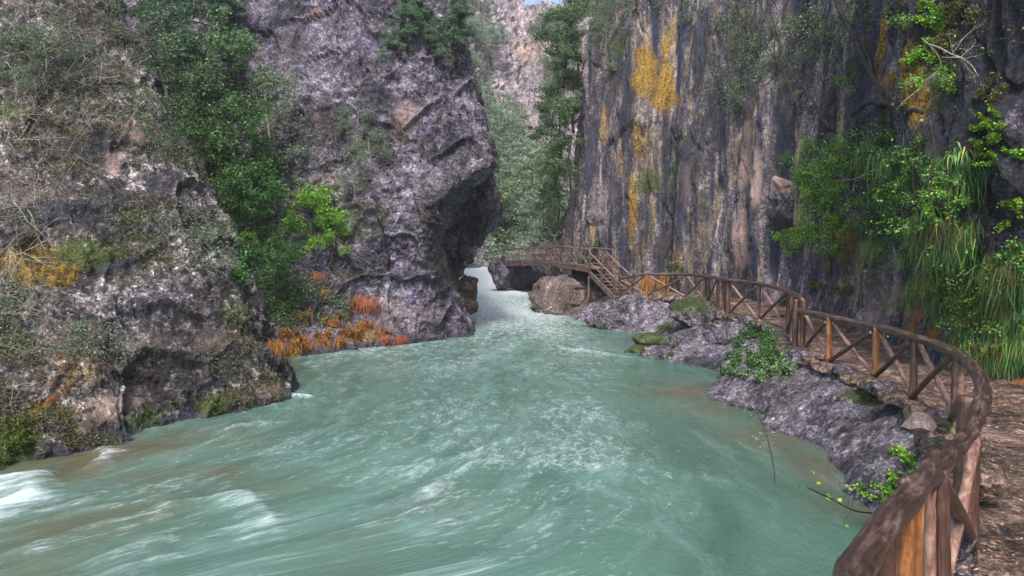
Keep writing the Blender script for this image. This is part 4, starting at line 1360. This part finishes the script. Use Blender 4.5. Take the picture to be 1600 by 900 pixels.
tw1 = twig_bush('bare_bush', 9, 1.0, 5, 'bark_pale', .1, .011)
tw2 = twig_bush('bare_bush', 11, .9, 6, 'twig_violet', .0, .010)
tl = [(tw1, 15, 470, .75, 'bare pale branches hanging into the left picture edge'), (tw1, 60, 500, .6, 'bare pale twigs below the ochre patch'), (tw2, 50, 280, 1.0, 'violet bare thicket above the ochre patch'),
      (tw2, 10, 330, 1.0, 'violet bare thicket at the left edge of the crag'), (tw2, 110, 250, .9, 'violet brown thicket in the dark fold of the near crag'), (tw1, 110, 130, 1.2, 'pale bare bush high on the near crag'),
      (tw1, 180, 130, 1.0, 'pale bare bush beside the whitish rock streaks'), (tw1, 40, 60, 1.2, 'pale bare bush at the top left corner'), (tw2, 150, 60, 1.1, 'violet bare bush near the top of the near crag'),
      (tw1, 150, 190, .8, 'bare pale bush in the middle of the upper crag'), (tw2, 60, 560, .7, 'violet bare thicket over the rusty soil'), (tw2, 20, 600, .7, 'low violet thicket at the left edge above the stream'),
      (tw1, 90, 25, 1.1, 'bare bush with thin pale twigs under the top edge'), (tw2, 200, 50, 1.0, 'violet bare bush next to the crag ridge'), (tw1, 20, 230, 1.0, 'pale bare bush at the left edge above the thicket'),
      (tw1, 410, 335, .8, 'bare white branches sticking out of the dark gully ivy'), (tw1, 340, 230, .8, 'bare pale branches among the gully trees'), (tw2, 470, 440, .8, 'brown bare bush under the bright green shrub'),
      (tw2, 545, 400, .8, 'brown bare bush at the foot of the middle crag')]
for k_, (px_, py_) in enumerate([(30, 20), (130, 60), (60, 180), (90, 300), (20, 400), (35, 340), (10, 100)]):
    tl.append(([tw1, tw2][k_ % 2], px_, py_, .9, ['thin pale bare bush among others on the near left crag face', 'thin violet bare bush among others on the near left crag face'][k_ % 2]))
done = set()
for (o0, px, py, s_, lab) in tl:
    o = o0 if o0.name not in done else o0.copy()
    if o0.name in done:
        COL.objects.link(o)
    done.add(o0.name)
    h = hit(px, py)
    o.location = h[0] + h[1] * .08
    o.scale = (s_,) * 3
    o.rotation_euler = (random.uniform(-.4, .4), random.uniform(-.6, .6), random.uniform(-1, 1))
    tag(o, lab, 'bare bush', 'bare bushes on the left rocks')


# ------------------------------------------------------------------ clumps of drooping blades
def blade_clump(name, n, L, wdt, mat, seed, out=.5, spread=.35, seg=5, up=.12):
    """blades leave the rock (local -Y is outwards), arch and hang"""
    rg = np.random.default_rng(seed)
    root = rg.normal(size=(n, 3)) * np.array([spread, .06, spread * .5])
    a = rg.uniform(-1.1, 1.1, n)
    Ls = L * rg.uniform(.5, 1.25, n)
    dirs = np.stack([np.sin(a), -np.cos(a), np.zeros(n)], 1)
    t = np.linspace(0, 1, seg + 1)
    o_ = out * rg.uniform(.4, 1.3, n)
    pos = root[:, None] + dirs[:, None] * (o_[:, None] * Ls[:, None] * (1 - (1 - t) ** 2)[None])[..., None]
    zz_ = Ls[:, None] * (up * rg.uniform(.2, 1.4, n)[:, None] * np.sin(t * PI * .8)[None] - (t ** 1.8)[None] * rg.uniform(.7, 1.05, n)[:, None])
    pos[..., 2] += zz_
    pos += rg.normal(size=(n, 1, 3)) * (t ** 2)[None, :, None] * L * .16
    side = np.stack([np.cos(a), np.sin(a), np.zeros(n)], 1) + rg.normal(size=(n, 3)) * .3
    side = unit(side)
    wv = (wdt * rg.uniform(.6, 1.4, n))[:, None] * (np.sin(np.clip(t * .9 + .1, 0, 1) * PI) ** .6)[None] + .001
    v = np.stack([pos - side[:, None] * wv[..., None] / 2, pos + side[:, None] * wv[..., None] / 2], 2).reshape(-1, 3)
    base = np.arange(n)[:, None] * (seg + 1) * 2 + np.arange(seg)[None] * 2
    f = np.stack([base, base + 1, base + 3, base + 2], -1).reshape(-1, 4)
    mb = MB()
    mb.add(v, f)
    return mb.build(name, M[mat], None, smooth=True)


def put(o0, h, s_, lab, cat, group, outv=.03, sc=None):
    o0['kind'] = 'thing'
    if o0.get('used'):
        o = o0.copy(); COL.objects.link(o)
    else:
        o = o0; o['used'] = 1
    n = h[1]
    o.location = h[0] + n * outv
    o.rotation_euler = (0, 0, math.atan2(n.x, -n.y) + random.uniform(-.3, .3))
    o.scale = sc or (s_,) * 3
    tag(o, lab, cat, group)
    return o


fern_g = blade_clump('hanging_grass', 300, .58, .009, 'leaf_grass', 3, .30, .24)
fern_b = blade_clump('hanging_grass', 240, .44, .009, 'leaf_dark', 4, .5, .22)
fern_m = blade_clump('hanging_grass', 220, .50, .008, 'leaf_olive', 5, .5, .18)
fern_o = blade_clump('dead_fern', 240, .40, .008, 'leaf_dead', 6, .35, .14)
fern_r = blade_clump('dead_fern', 300, .50, .010, 'leaf_red', 7, .6, .26)
fern_leaf = blade_clump('strap_fern', 34, .46, .036, 'leaf_grass', 8, .7, .10, up=.6)
fern_y = blade_clump('hanging_grass', 110, .5, .016, 'leaf_olive', 9, .4, .18)
r4 = np.random.default_rng(77)
spots = []
for k in range(50):     # lower right curtain
    spots.append((r4.uniform(1480, 1610), r4.uniform(395, 560), 0))
for k in range(28):
    spots.append((r4.uniform(1345, 1500), r4.uniform(235, 400), 1))
for k in range(14):
    spots.append((r4.uniform(1420, 1500), r4.uniform(380, 470), 2))
for k in range(12):
    spots.append((r4.uniform(1270, 1350), r4.uniform(330, 420), 3))
for (px, py, z_) in spots:
    h = hit(px, py)
    if h is None or h[3] == 'path':
        continue
    if z_ == 0:
        o0 = [fern_g, fern_g, fern_g, fern_m, fern_b][r4.integers(5)]; s_ = .85
    elif z_ == 1:
        o0 = [fern_b, fern_g, fern_leaf, fern_b, fern_m, fern_g][r4.integers(6)]; s_ = .85
    elif z_ == 2:
        o0 = [fern_g, fern_y, fern_leaf][r4.integers(3)]; s_ = .75
    else:
        o0 = [fern_y, fern_m][r4.integers(2)]; s_ = .7
    lab = {0: 'long dark green grass tuft hanging beside the path end of the cliff', 1: 'green fern tuft hanging in the upper curtain of the right cliff',
           2: 'green tuft hanging in the gap above the orange ferns', 3: 'olive grass tuft hanging below the bright ivy'}[z_]
    put(o0, h, s_ * r4.uniform(.7, 1.25), lab, 'hanging plant', 'plants hanging from the right cliff')
for (px, py, s_, lab) in [(1497, 358, .8, 'bright orange dead fern below the hanging roots of the cliff'), (1450, 452, .9, 'orange dead fern at the left edge of the green curtain'), (1445, 485, .9, 'orange dead fern hanging just above the handrail'),
                          (1560, 540, .8, 'orange dead fern low in the dark green curtain'), (1420, 540, .6, 'orange dead fern behind the handrail by the wall foot'), (1545, 560, .6, 'orange dead fern at the very foot of the curtain'),
                          (1592, 600, .5, 'orange dead fern on the ground at the right edge'), (1330, 360, .6, 'brown dead fern beneath the bright ivy'), (1480, 420, .6, 'thin orange dead fern between green tufts'),
                          (1045, 437, .9, 'orange dead bush behind the far fence'), (1010, 440, .6, 'small orange dead bush behind the far fence post'), (1458, 430, .6, 'orange dead fern over the wall notch'), (1525, 500, .8, 'orange dead fern in the middle of the dark green curtain'), (1580, 480, .7, 'orange dead fern at the right edge inside the curtain'), (1435, 510, .9, 'yellow orange dead fern reaching down behind the handrail'), (1465, 520, .8, 'orange dead fern right of the one behind the handrail'), (1510, 545, .7, 'orange dead fern near the ground left of the lowest one'), (1395, 120, .6, 'rusty dead fern under the orange cliff stain')]:
    h = hit(px, py)
    put(fern_o, h, s_ * (h[0].y / 12 if h[0].y > 20 else 1), lab, 'dead fern', None)
for k, (px, py, s_, lab) in enumerate([(570, 470, 1.4, 'red orange dead fern clump on the foot of the middle crag'), (560, 508, 1.2, 'amber dead fern clump below the red one'), (590, 515, 1.1, 'amber dead fern right above the water'),
                          (495, 430, .8, 'orange dead fern streak high in the gully foot'), (505, 455, .8, 'thin orange dead fern under the streak'), (520, 500, .9, 'orange dead fern beside the amber clump'), (600, 527, .8, 'pinkish dead fern at the waterline'),
                          (625, 528, .8, 'rightmost pinkish dead fern at the waterline'), (440, 520, 1.1, 'orange dead fern at the left end of the waterline row'), (470, 530, 1.1, 'orange dead fern second from the left at the waterline'),
                          (455, 540, 1.0, 'low orange dead fern behind the near crag toe'), (500, 535, 1.1, 'orange brown dead fern in the middle of the waterline row'), (530, 530, 1.0, 'yellow brown dead fern in the waterline row'), (485, 490, .9, 'orange dead fern on the gully rock above the row'),
                          (730, 430, 1.0, 'red dead fern on the small boulder behind the crag'), (78, 622, .35, 'small red orange tuft low on the near left crag'), (545, 520, 1.0, 'amber dead fern between two clumps at waterline'), (425, 540, .9, 'orange dead fern touching the crag toe')]):
    h = hit(px, py)
    if h:
        put(fern_r if k in (0, 6, 7, 14, 15, 3) else fern_o, h, s_ * (1.15 if k not in (0, 6, 7, 14, 15, 3) else .75), lab, 'dead fern', None)


# ------------------------------------------------------------------ ivy: leafy masses that follow the rock
def ivy(name, pxs, nleaf, leaf, lmat, lab, cat='ivy', thick=.35, seed=0, group=None, droop=.4):
    """pxs: list of (px,py,r_px); leaves lie in lumps on the rock round these places"""
    rg = np.random.default_rng(seed)
    C = []
    tot = sum(r * r for _, _, r in pxs)
    stems = []
    for (px, py, r) in pxs:
        h0 = hit(px, py)
        if h0 is None:
            continue
        n = int(nleaf * r * r / tot)
        nl = max(4, int(r / 3))
        hs_ = []
        for k in range(nl):
            a_ = rg.uniform(0, 2 * PI); rr = r * math.sqrt(rg.uniform(0, 1))
            h = hit(px + math.cos(a_) * rr, py + math.sin(a_) * rr)
            if h is not None and abs(h[0].y - h0[0].y) < 3:
                hs_.append((np.array(h[0]), np.array(h[1])))
        if not hs_:
            continue
        stems.append([np.array(h0[0]) + np.array(h0[1]) * .04] + [a for a, b in hs_[:4]])
        m = r * h0[0].y / F
        for k in range(n):
            p_, nn = hs_[rg.integers(len(hs_))]
            lump = .25 + .75 * abs(math.sin(p_[0] * 7 + p_[2] * 5))
            C.append(p_ + nn * abs(rg.normal()) * thick * lump + rg.normal(size=3) * m * .17)
    C = np.array(C)
    o = empty(name, tuple(C.mean(0)))
    off_ = np.array(o.location)
    mb = MB()
    leaves(mb, C - off_, leaf, leaf * .7, rg=rg, droop=droop)
    mb.build('foliage', M[lmat], o)
    for st_ in stems:
        mb = MB()
        for q_ in st_[1:]:
            tube(mb, [st_[0] - off_, (st_[0] + q_) / 2 - off_ + rg.normal(size=3) * .05, q_ - off_], .012, 4, None, 0, 0, False)
        mb.build('stem', M['bark_dark'], o)
    tag(o, lab, cat, group, 'thing')
    return o


ivy('ivy', [(1265, 250, 34), (1300, 240, 30), (1290, 285, 36), (1255, 300, 26), (1320, 300, 26), (1340, 245, 20)], 13000, .055, 'leaf_bright', 'bright green ivy mass on the cliff above the jutting block', seed=1)
ivy('ivy', [(1250, 360, 32), (1285, 345, 34), (1320, 340, 26), (1240, 375, 20), (1300, 375, 24)], 9000, .055, 'leaf_bright', 'bright green ivy mass right of and below the jutting block', seed=2)
ivy('ivy', [(1350, 260, 26), (1380, 290, 26), (1365, 330, 26), (1400, 350, 24)], 6000, .055, 'leaf_dark', 'dark green ivy behind the hanging fern tufts', seed=3)
ivy('climbing_plant', [(1528, 205, 12), (1530, 230, 12), (1528, 255, 8)], 1400, .045, 'leaf_lime', 'left strand of yellow green creeper hanging on the dark right cliff', seed=4, thick=.15)
ivy('climbing_plant', [(1556, 195, 14), (1558, 220, 15), (1552, 245, 10)], 1800, .045, 'leaf_lime', 'right strand of yellow green creeper hanging on the dark right cliff', seed=5, thick=.15)
ivy('climbing_plant', [(1445, 10, 12), (1440, 30, 8), (1455, 62, 7), (1427, 95, 8)], 900, .05, 'leaf_lime', 'yellow green creeper dangling from the top edge by the orange stain', seed=6, thick=.12)
ivy('climbing_plant', [(1580, 320, 14), (1575, 345, 8), (1592, 335, 8)], 800, .04, 'leaf_lime', 'small yellow green creeper at the right picture edge', seed=16, thick=.12)
ivy('climbing_plant', [(1595, 240, 12), (1570, 235, 8)], 500, .045, 'leaf_bright', 'small green creeper at the right picture edge beside the strands', seed=17, thick=.12)
ivy('ivy', [(1540, 150, 22), (1560, 130, 14), (1500, 20, 28), (1470, 60, 22)], 2500, .04, 'leaf_olive', 'thin olive creeper over the dark rock at the top right', seed=26, thick=.12)
ivy('bush', [(1160, 520, 24), (1190, 540, 30), (1220, 560, 24), (1175, 565, 24), (1145, 575, 18)], 11000, .055, 'leaf_dark', 'dark leafy bush covering the bank below the second fence bend', 'bush', .18, 7)
ivy('bush', [(1200, 575, 20), (1230, 570, 16), (1160, 585, 12)], 3500, .05, 'leaf_mid', 'lighter green bush at the water side of the dark leafy bush', 'bush', .15, 8)
ivy('bush', [(1345, 610, 14), (1370, 622, 12)], 1800, .035, 'moss', 'mossy tuft at the edge of the path below the fence', 'moss tuft', .07, 9)
ivy('bush', [(1100, 480, 22), (1080, 495, 16), (1120, 500, 16)], 4000, .05, 'leaf_grey', 'grey green bush on the rounded boulder below the fence corner', 'bush', .12, 10)
ivy('dead_scrub', [(440, 530, 14), (470, 535, 14), (500, 530, 14), (535, 528, 14), (570, 518, 14), (510, 510, 10), (600, 522, 9)], 5000, .07, 'leaf_dead', 'low rusty scrub along the waterline between the two left crags', 'scrub', .2, 51)
ivy('scrub', [(480, 505, 14), (535, 500, 12), (455, 500, 12), (550, 470, 10)], 2500, .07, 'leaf_olive', 'olive green scrub above the rusty scrub of the left waterline', 'scrub', .2, 52)
ivy('moss_cushion', [(15, 670, 26), (30, 690, 18), (10, 700, 20)], 6000, .028, 'moss', 'dark green moss cushion at the left edge above the stream', 'moss', .07, 11)
ivy('moss_cushion', [(230, 640, 9), (275, 630, 7), (335, 640, 9)], 2500, .025, 'moss', 'row of moss cushions above the waterline of the near left crag', 'moss', .05, 12)
ivy('moss_cushion', [(1030, 525, 22), (1050, 545, 12), (1000, 545, 10)], 3500, .035, 'moss', 'moss cushion covering the boulder at the bend', 'moss', .06, 13)
ivy('ivy', [(385, 420, 26), (410, 450, 30), (430, 480, 26), (400, 380, 24)], 8000, .07, 'leaf_dark', 'dark ivy curtain low in the gully beside the near crag', seed=14)
ivy('ivy', [(365, 300, 30), (380, 340, 30), (345, 260, 26)], 7000, .07, 'leaf_bright', 'vivid green ivy among the gully trees', seed=15, thick=.5)
ivy('ivy', [(1130, 110, 34), (1170, 60, 34), (1210, 100, 30), (1140, 160, 24), (1260, 60, 34), (1240, 130, 26)], 6500, .055, 'leaf_grey', 'sparse bluish green creeper high on the right cliff behind the bare tree', seed=18, thick=.5)
ivy('ivy', [(925, 400, 14), (935, 380, 10), (1060, 410, 10)], 1500, .07, 'leaf_mid', 'green creeper on the cliff foot above the stair', seed=19, thick=.2)
ivy('ivy', [(1275, 440, 12), (1320, 450, 12), (1230, 470, 10), (1330, 510, 12)], 2400, .05, 'leaf_olive', 'olive weeds on the wall foot behind the middle fence', seed=20, thick=.1)

ivy('ivy', [(1345, 210, 22), (1380, 205, 24), (1420, 230, 24), (1450, 280, 26), (1470, 330, 26), (1440, 370, 24), (1410, 310, 30), (1480, 270, 20)], 11000, .05, 'leaf_grass', 'mixed green creeper under the crooked dead branch', seed=41, thick=.4)
ivy('ivy', [(1490, 300, 20), (1500, 400, 26), (1550, 420, 26), (1590, 450, 26), (1520, 470, 26), (1580, 520, 26), (1540, 550, 20), (1490, 440, 24), (1600, 400, 24)], 13000, .05, 'leaf_grass', 'dark green leafy growth at the foot of the blue black rock', seed=42, thick=.3)
ivy('ivy', [(1420, 260, 16), (1400, 310, 18), (1450, 350, 18), (1480, 310, 16), (1500, 420, 18), (1540, 470, 18), (1570, 430, 16)], 4500, .05, 'leaf_bright', 'patches of bright leaves lying over the hanging grass of the curtain', seed=46, thick=.6)
ivy('ivy', [(1440, 90, 20), (1465, 30, 20), (1480, 130, 20), (1430, 130, 14)], 2500, .045, 'leaf_bright', 'green creeper between orange stain and dark rock at the top right', seed=43, thick=.25)
ivy('ivy', [(1300, 60, 30), (1330, 120, 24), (1400, 30, 24), (1340, 20, 24)], 2600, .05, 'leaf_grass', 'thin dark creeper round the thick leaning trunk', seed=44, thick=.35)
ivy('ivy', [(1010, 15, 26), (1060, 20, 20), (1130, 30, 34), (950, 90, 26), (940, 40, 26), (1180, 90, 34), (1160, 150, 26), (1260, 30, 30)], 8000, .08, 'leaf_grey', 'grey green scrub along the top edge of the right cliff', seed=45, thick=.4)
# low plants on the bank beside the near rail
for (pxs, nl, mt, lab, sd) in [([(1415, 720, 20), (1440, 735, 18), (1400, 740, 14)], 750, 'leaf_bright', 'bright leafy plant on the bank just behind the near rail knot', 31), ([(1375, 775, 16), (1395, 760, 12), (1350, 770, 10)], 420, 'leaf_bright', 'small leaved plant hanging over the water left of the rail', 32),
                               ([(1512, 770, 12), (1508, 800, 10)], 420, 'leaf_dark', 'green weed growing round the thick near post', 33), ([(1385, 850, 18), (1400, 880, 16), (1395, 820, 12)], 500, 'leaf_mid', 'green weeds seen between the nearest rail and the orange post', 34),
                               ([(1475, 705, 10), (1480, 740, 10)], 300, 'leaf_bright', 'little green plant between the rail and the pale brace', 35)]:
    ivy('bank_plant', pxs, nl, .045, mt, lab, 'plant', .08, sd, droop=.1)


# ------------------------------------------------------------------ bare trees leaning out from the right cliff
def limb_tree(name, limbs, off_, mat, lab, leafmat=None, seed=0, ntw=14, nleaf=500, leaf=.045):
    rg = np.random.default_rng(seed)
    base = None
    limb0 = None
    mb = MB(); ends = []
    for (pp, r0, r1) in limbs:
        pts_ = []
        for j, c in enumerate(pp):
            h = hit(c[0], c[1])
            d = h[0].y - (c[2] if len(c) > 2 else off_)
            pts_.append((c[0], c[1], d))
        # even out the depths so that the limb does not follow every step of the rock
        ds = np.array([p_[2] for p_ in pts_])
        fit = np.polyfit(np.arange(len(ds)), ds, 1) if len(ds) > 2 else None
        pw = [np.array(P(a, b, (np.polyval(fit, j) if fit is not None else d))) for j, (a, b, d) in enumerate(pts_)]
        if base is None:
            base = pw[0]
        if limb0 is not None:
            pw[0] = limb0[np.argmin(np.linalg.norm(limb0 - pw[0], axis=1))]
        cc = catmull(np.array(pw), 10 * len(pw))
        cc = cc + .03 * np.stack([vnoise(cc * 3, seed + k) for k in range(3)], 1)
        if limb0 is None:
            limb0 = cc
        tube(mb, cc - base, np.linspace(r0, r1, len(cc)), 7, None, .006, seed)
        for k in range(ntw):
            i = rg.integers(len(cc) // 3, len(cc))
            branchset(mb, cc[i] - base, rg.normal(size=3) + np.array([0, -.3, .2]), rg.uniform(.25, .7), .010, 1, rg, ends, .6, .3, 4, 3, 3)
    o = empty(name, tuple(base))
    mb.build('trunk', M[mat], o, smooth=True)
    if leafmat:
        E = np.array([e[0] for e in ends])
        c = E[rg.integers(0, len(E), nleaf)] + rg.normal(size=(nleaf, 3)) * .06
        m2 = MB(); leaves(m2, c, leaf, leaf * .6, rg=rg)
        m2.build('leaves', M[leafmat], o)
    tag(o, lab, 'tree')
    return o


limb_tree('bare_tree', [([(1296, 200), (1268, 155), (1236, 110), (1212, 60), (1180, -10)], .055, .022), ([(1236, 100), (1205, 125), (1172, 150)], .022, .012), ([(1262, 148), (1235, 165), (1205, 150)], .02, .010)], 1.0, 'bark_dark',
          'thin dark bare tree leaning left above the bright ivy', 'leaf_grey', 5, 9, 1000)
limb_tree('bare_tree', [([(1382, 165), (1365, 120), (1338, 70), (1300, -10)], .10, .055), ([(1370, 120), (1352, 60), (1345, -10)], .05, .03), ([(1360, 105), (1330, 90), (1290, 60)], .022, .012)], 1.0, 'bark_dark',
          'thick dark leaning trunk rising to the top edge by the orange stain', 'leaf_olive', 6, 8, 700)
limb_tree('bare_tree', [([(1250, 175), (1222, 110), (1190, 60), (1150, 20), (1110, -10)], .04, .015), ([(1222, 110), (1180, 100), (1130, 120)], .018, .008), ([(1200, 70), (1215, 30), (1240, -10)], .018, .01)], 1.3, 'bark_dark', 'slender bare tree with many twigs behind the two dark leaning ones', 'leaf_grey', 55, 14, 1200)
limb_tree('dead_branch', [([(1440, 175), (1405, 168), (1375, 160), (1352, 162), (1330, 182)], .045, .07), ([(1400, 172), (1412, 230), (1398, 300)], .035, .02)], .75, 'bark_dark', 'crooked dead stump branch sticking out over the ferns', None, 7, 3)
limb_tree('dead_branch', [([(1440, 190), (1400, 245), (1345, 275), (1300, 282), (1240, 262)], .03, .014)], .8, 'bark_pale', 'long thin pale branch arching left across the ivy', None, 8, 5)
limb_tree('hanging_root', [([(1452, 190), (1462, 240), (1452, 290), (1480, 330)], .022, .012), ([(1450, 210), (1428, 260), (1430, 320), (1440, 350)], .02, .01), ([(1440, 340), (1400, 360), (1350, 378)], .018, .008)], .7, 'bark_dark',
          'tangle of dark roots dangling down the green curtain', None, 9, 4)
limb_tree('hanging_root', [([(1440, 60), (1470, 100), (1445, 130), (1420, 150)], .014, .008), ([(1500, 40), (1505, 90), (1530, 120)], .014, .008)], .6, 'bark_pale', 'thin pale twigs dangling at the top right before the dark rock', 'leaf_lime', 10, 6, 120, .05)

# twig hanging over the water before the slab
def water_twig(pp, lab, leafmat, seed, nleaf=70):
    rg = np.random.default_rng(seed)
    pw = [np.array(P(*c)) for c in pp]
    base = pw[-1]
    mb = MB(); ends = []
    cc = catmull(np.array(pw), 20)
    tube(mb, cc - base, np.linspace(.005, .009, 20), 5)
    for k in range(7):
        branchset(mb, cc[rg.integers(0, 12)] - base, rg.normal(size=3), .14, .003, 0, rg, ends, .5, .2, 3, 3, 2)
    o = empty('twig', tuple(base))
    mb.build('stem', M['bark_dark'], o, smooth=True)
    E = np.array([e[0] for e in ends])
    c = E[rg.integers(0, len(E), nleaf)] + rg.normal(size=(nleaf, 3)) * .05
    m2 = MB(); leaves(m2, c, .045, .03, rg=rg)
    m2.build('leaves', M[leafmat], o)
    tag(o, lab, 'twig')


water_twig([(1172, 632, 10.2), (1190, 660, 10.1), (1200, 690, 10.0), (1208, 725, 9.9), (1212, 756, 9.7)], 'thin leafy twig standing out of the shallow water before the rock shelf', 'leaf_grey', 3)
water_twig([(1262, 762, 5.2), (1300, 780, 5.2), (1345, 800, 5.3), (1390, 800, hit(1390, 800)[0].y)], 'thin bare twig reaching left from the rail over the water', 'leaf_lime', 4, 14)


# ------------------------------------------------------------------ uncountable stuff
def scatter_tufts(name, host, n, lmat, lab, leaf, per, thick, seed, pxr, minup=-.4):
    """small tufts, moss and leaves caught on the ledges of a rock face"""
    rg = np.random.default_rng(seed)
    me = host.data
    nv = len(me.polygons)
    cen = np.empty(nv * 3, np.float32); me.polygons.foreach_get('center', cen); cen = cen.reshape(-1, 3)
    nr_ = np.empty(nv * 3, np.float32); me.polygons.foreach_get('normal', nr_); nr_ = nr_.reshape(-1, 3)
    px, py, d = proj(cen)
    view = unit(np.array([0, 0, EYE]) - cen)
    fac = np.sign((nr_ * view).sum(1))[:, None]
    nr_ = nr_ * fac
    dens = fbm(cen, .55, 4, seed)
    ok = (px > pxr[0]) & (px < pxr[2]) & (py > pxr[1]) & (py < pxr[3]) & (d > 0) & (nr_[:, 2] > minup) & (dens > -.02)
    idx = np.where(ok)[0]
    wgt = (nr_[idx, 2] - minup) ** 2 * (.1 + np.clip(dens[idx], 0, 1))
    wgt = wgt / wgt.sum()
    pick = rg.choice(idx, n, p=wgt)
    c = np.repeat(cen[pick], per, 0) + rg.normal(size=(n * per, 3)) * leaf * 1.6 + np.repeat(nr_[pick], per, 0) * np.abs(rg.normal(size=(n * per, 1))) * thick
    mb = MB()
    leaves(mb, c, leaf, leaf * .5, rg=rg)
    o = mb.build(name, M[lmat], None)
    tag(o, lab, None, None, 'stuff')


scatter_tufts('ground_cover', cliff_l, 9000, 'leaf_olive', 'small olive tufts and moss on the near left crag', .042, 8, .03, 1, (-60, -60, 520, 700), .0)
scatter_tufts('ground_cover', cliff_l, 5200, 'leaf_grey', 'grey green weeds on the near left crag', .05, 8, .05, 2, (-60, -60, 520, 560), -.1)
scatter_tufts('ground_cover', cliff_m, 4200, 'leaf_olive', 'olive tufts on the ledges of the middle crag', .06, 7, .04, 3, (350, -40, 790, 470), .0)
scatter_tufts('ground_cover', cliff_m, 2600, 'leaf_grey', 'grey green weeds on the middle crag', .07, 7, .06, 4, (350, -40, 760, 450), -.1)
scatter_tufts('ground_cover', cliff_g, 6000, 'leaf_mid', 'green undergrowth covering the gully', .085, 9, .14, 5, (150, -60, 560, 520), -.2)
scatter_tufts('ground_cover', wall, 5200, 'leaf_olive', 'small plants rooted in the flutes of the right cliff', .05, 7, .04, 6, (900, -40, 1620, 480), -.15)
scatter_tufts('ground_cover', hill, 5000, 'leaf_far', 'scrub covering the far hillside', .40, 6, .5, 7, (690, 0, 930, 430), -.6)
scatter_tufts('ground_cover', bank, 1500, 'moss', 'moss and weeds in the joints of the rock shelf', .03, 8, .015, 8, (930, 440, 1520, 900), .2)
# litter on the path
rg = np.random.default_rng(9)
me = path.data
nv = len(me.polygons)
cen = np.empty(nv * 3, np.float32); me.polygons.foreach_get('center', cen); cen = cen.reshape(-1, 3)
wgt = 1 / np.maximum(cen[:, 1], 3) ** 1.2 * (cen[:, 1] > 1.5)
c = cen[rg.choice(nv, 26000, p=wgt / wgt.sum())] + rg.normal(size=(26000, 3)) * np.array([.06, .06, .004])
mb = MB()
n = len(c)
a_ = rg.uniform(0, 2 * PI, n)
a = np.stack([np.cos(a_), np.sin(a_), rg.normal(size=n) * .25], 1); b = np.stack([-np.sin(a_), np.cos(a_), rg.normal(size=n) * .3], 1)
l = (.006 + .022 * rg.uniform(0, 1, n) ** 2)[:, None]
v = np.stack([c - a * l, c + b * l * .5, c + a * l, c - b * l * .5], 1).reshape(-1, 3) + np.array([0, 0, .014])
mb.add(v, np.arange(n * 4).reshape(n, 4))
tag(mb.build('leaf_litter', M['litter'], None), 'dry leaf litter and gravel on the path', None, None, 'stuff')

# ------------------------------------------------------------------ the damp air of the gorge
hz = bpy.data.materials.new('haze')
hz.use_nodes = True
hz.node_tree.nodes.clear()
pv_ = hz.node_tree.nodes.new('ShaderNodeVolumePrincipled')
pv_.inputs['Color'].default_value = (.85, .90, 1, 1)
pv_.inputs['Density'].default_value = .0006
hz.node_tree.links.new(pv_.outputs[0], hz.node_tree.nodes.new('ShaderNodeOutputMaterial').inputs['Volume'])
mb = MB()
x0, x1, y0, y1, z0, z1 = -90, 80, -12, 185, -4.5, 92
mb.add([(x0, y0, z0), (x1, y0, z0), (x1, y1, z0), (x0, y1, z0), (x0, y0, z1), (x1, y0, z1), (x1, y1, z1), (x0, y1, z1)],
       [[0, 3, 2, 1], [4, 5, 6, 7], [0, 1, 5, 4], [1, 2, 6, 5], [2, 3, 7, 6], [3, 0, 4, 7]])
tag(mb.build('haze', hz), 'thin damp haze filling the gorge', None, None, 'stuff')
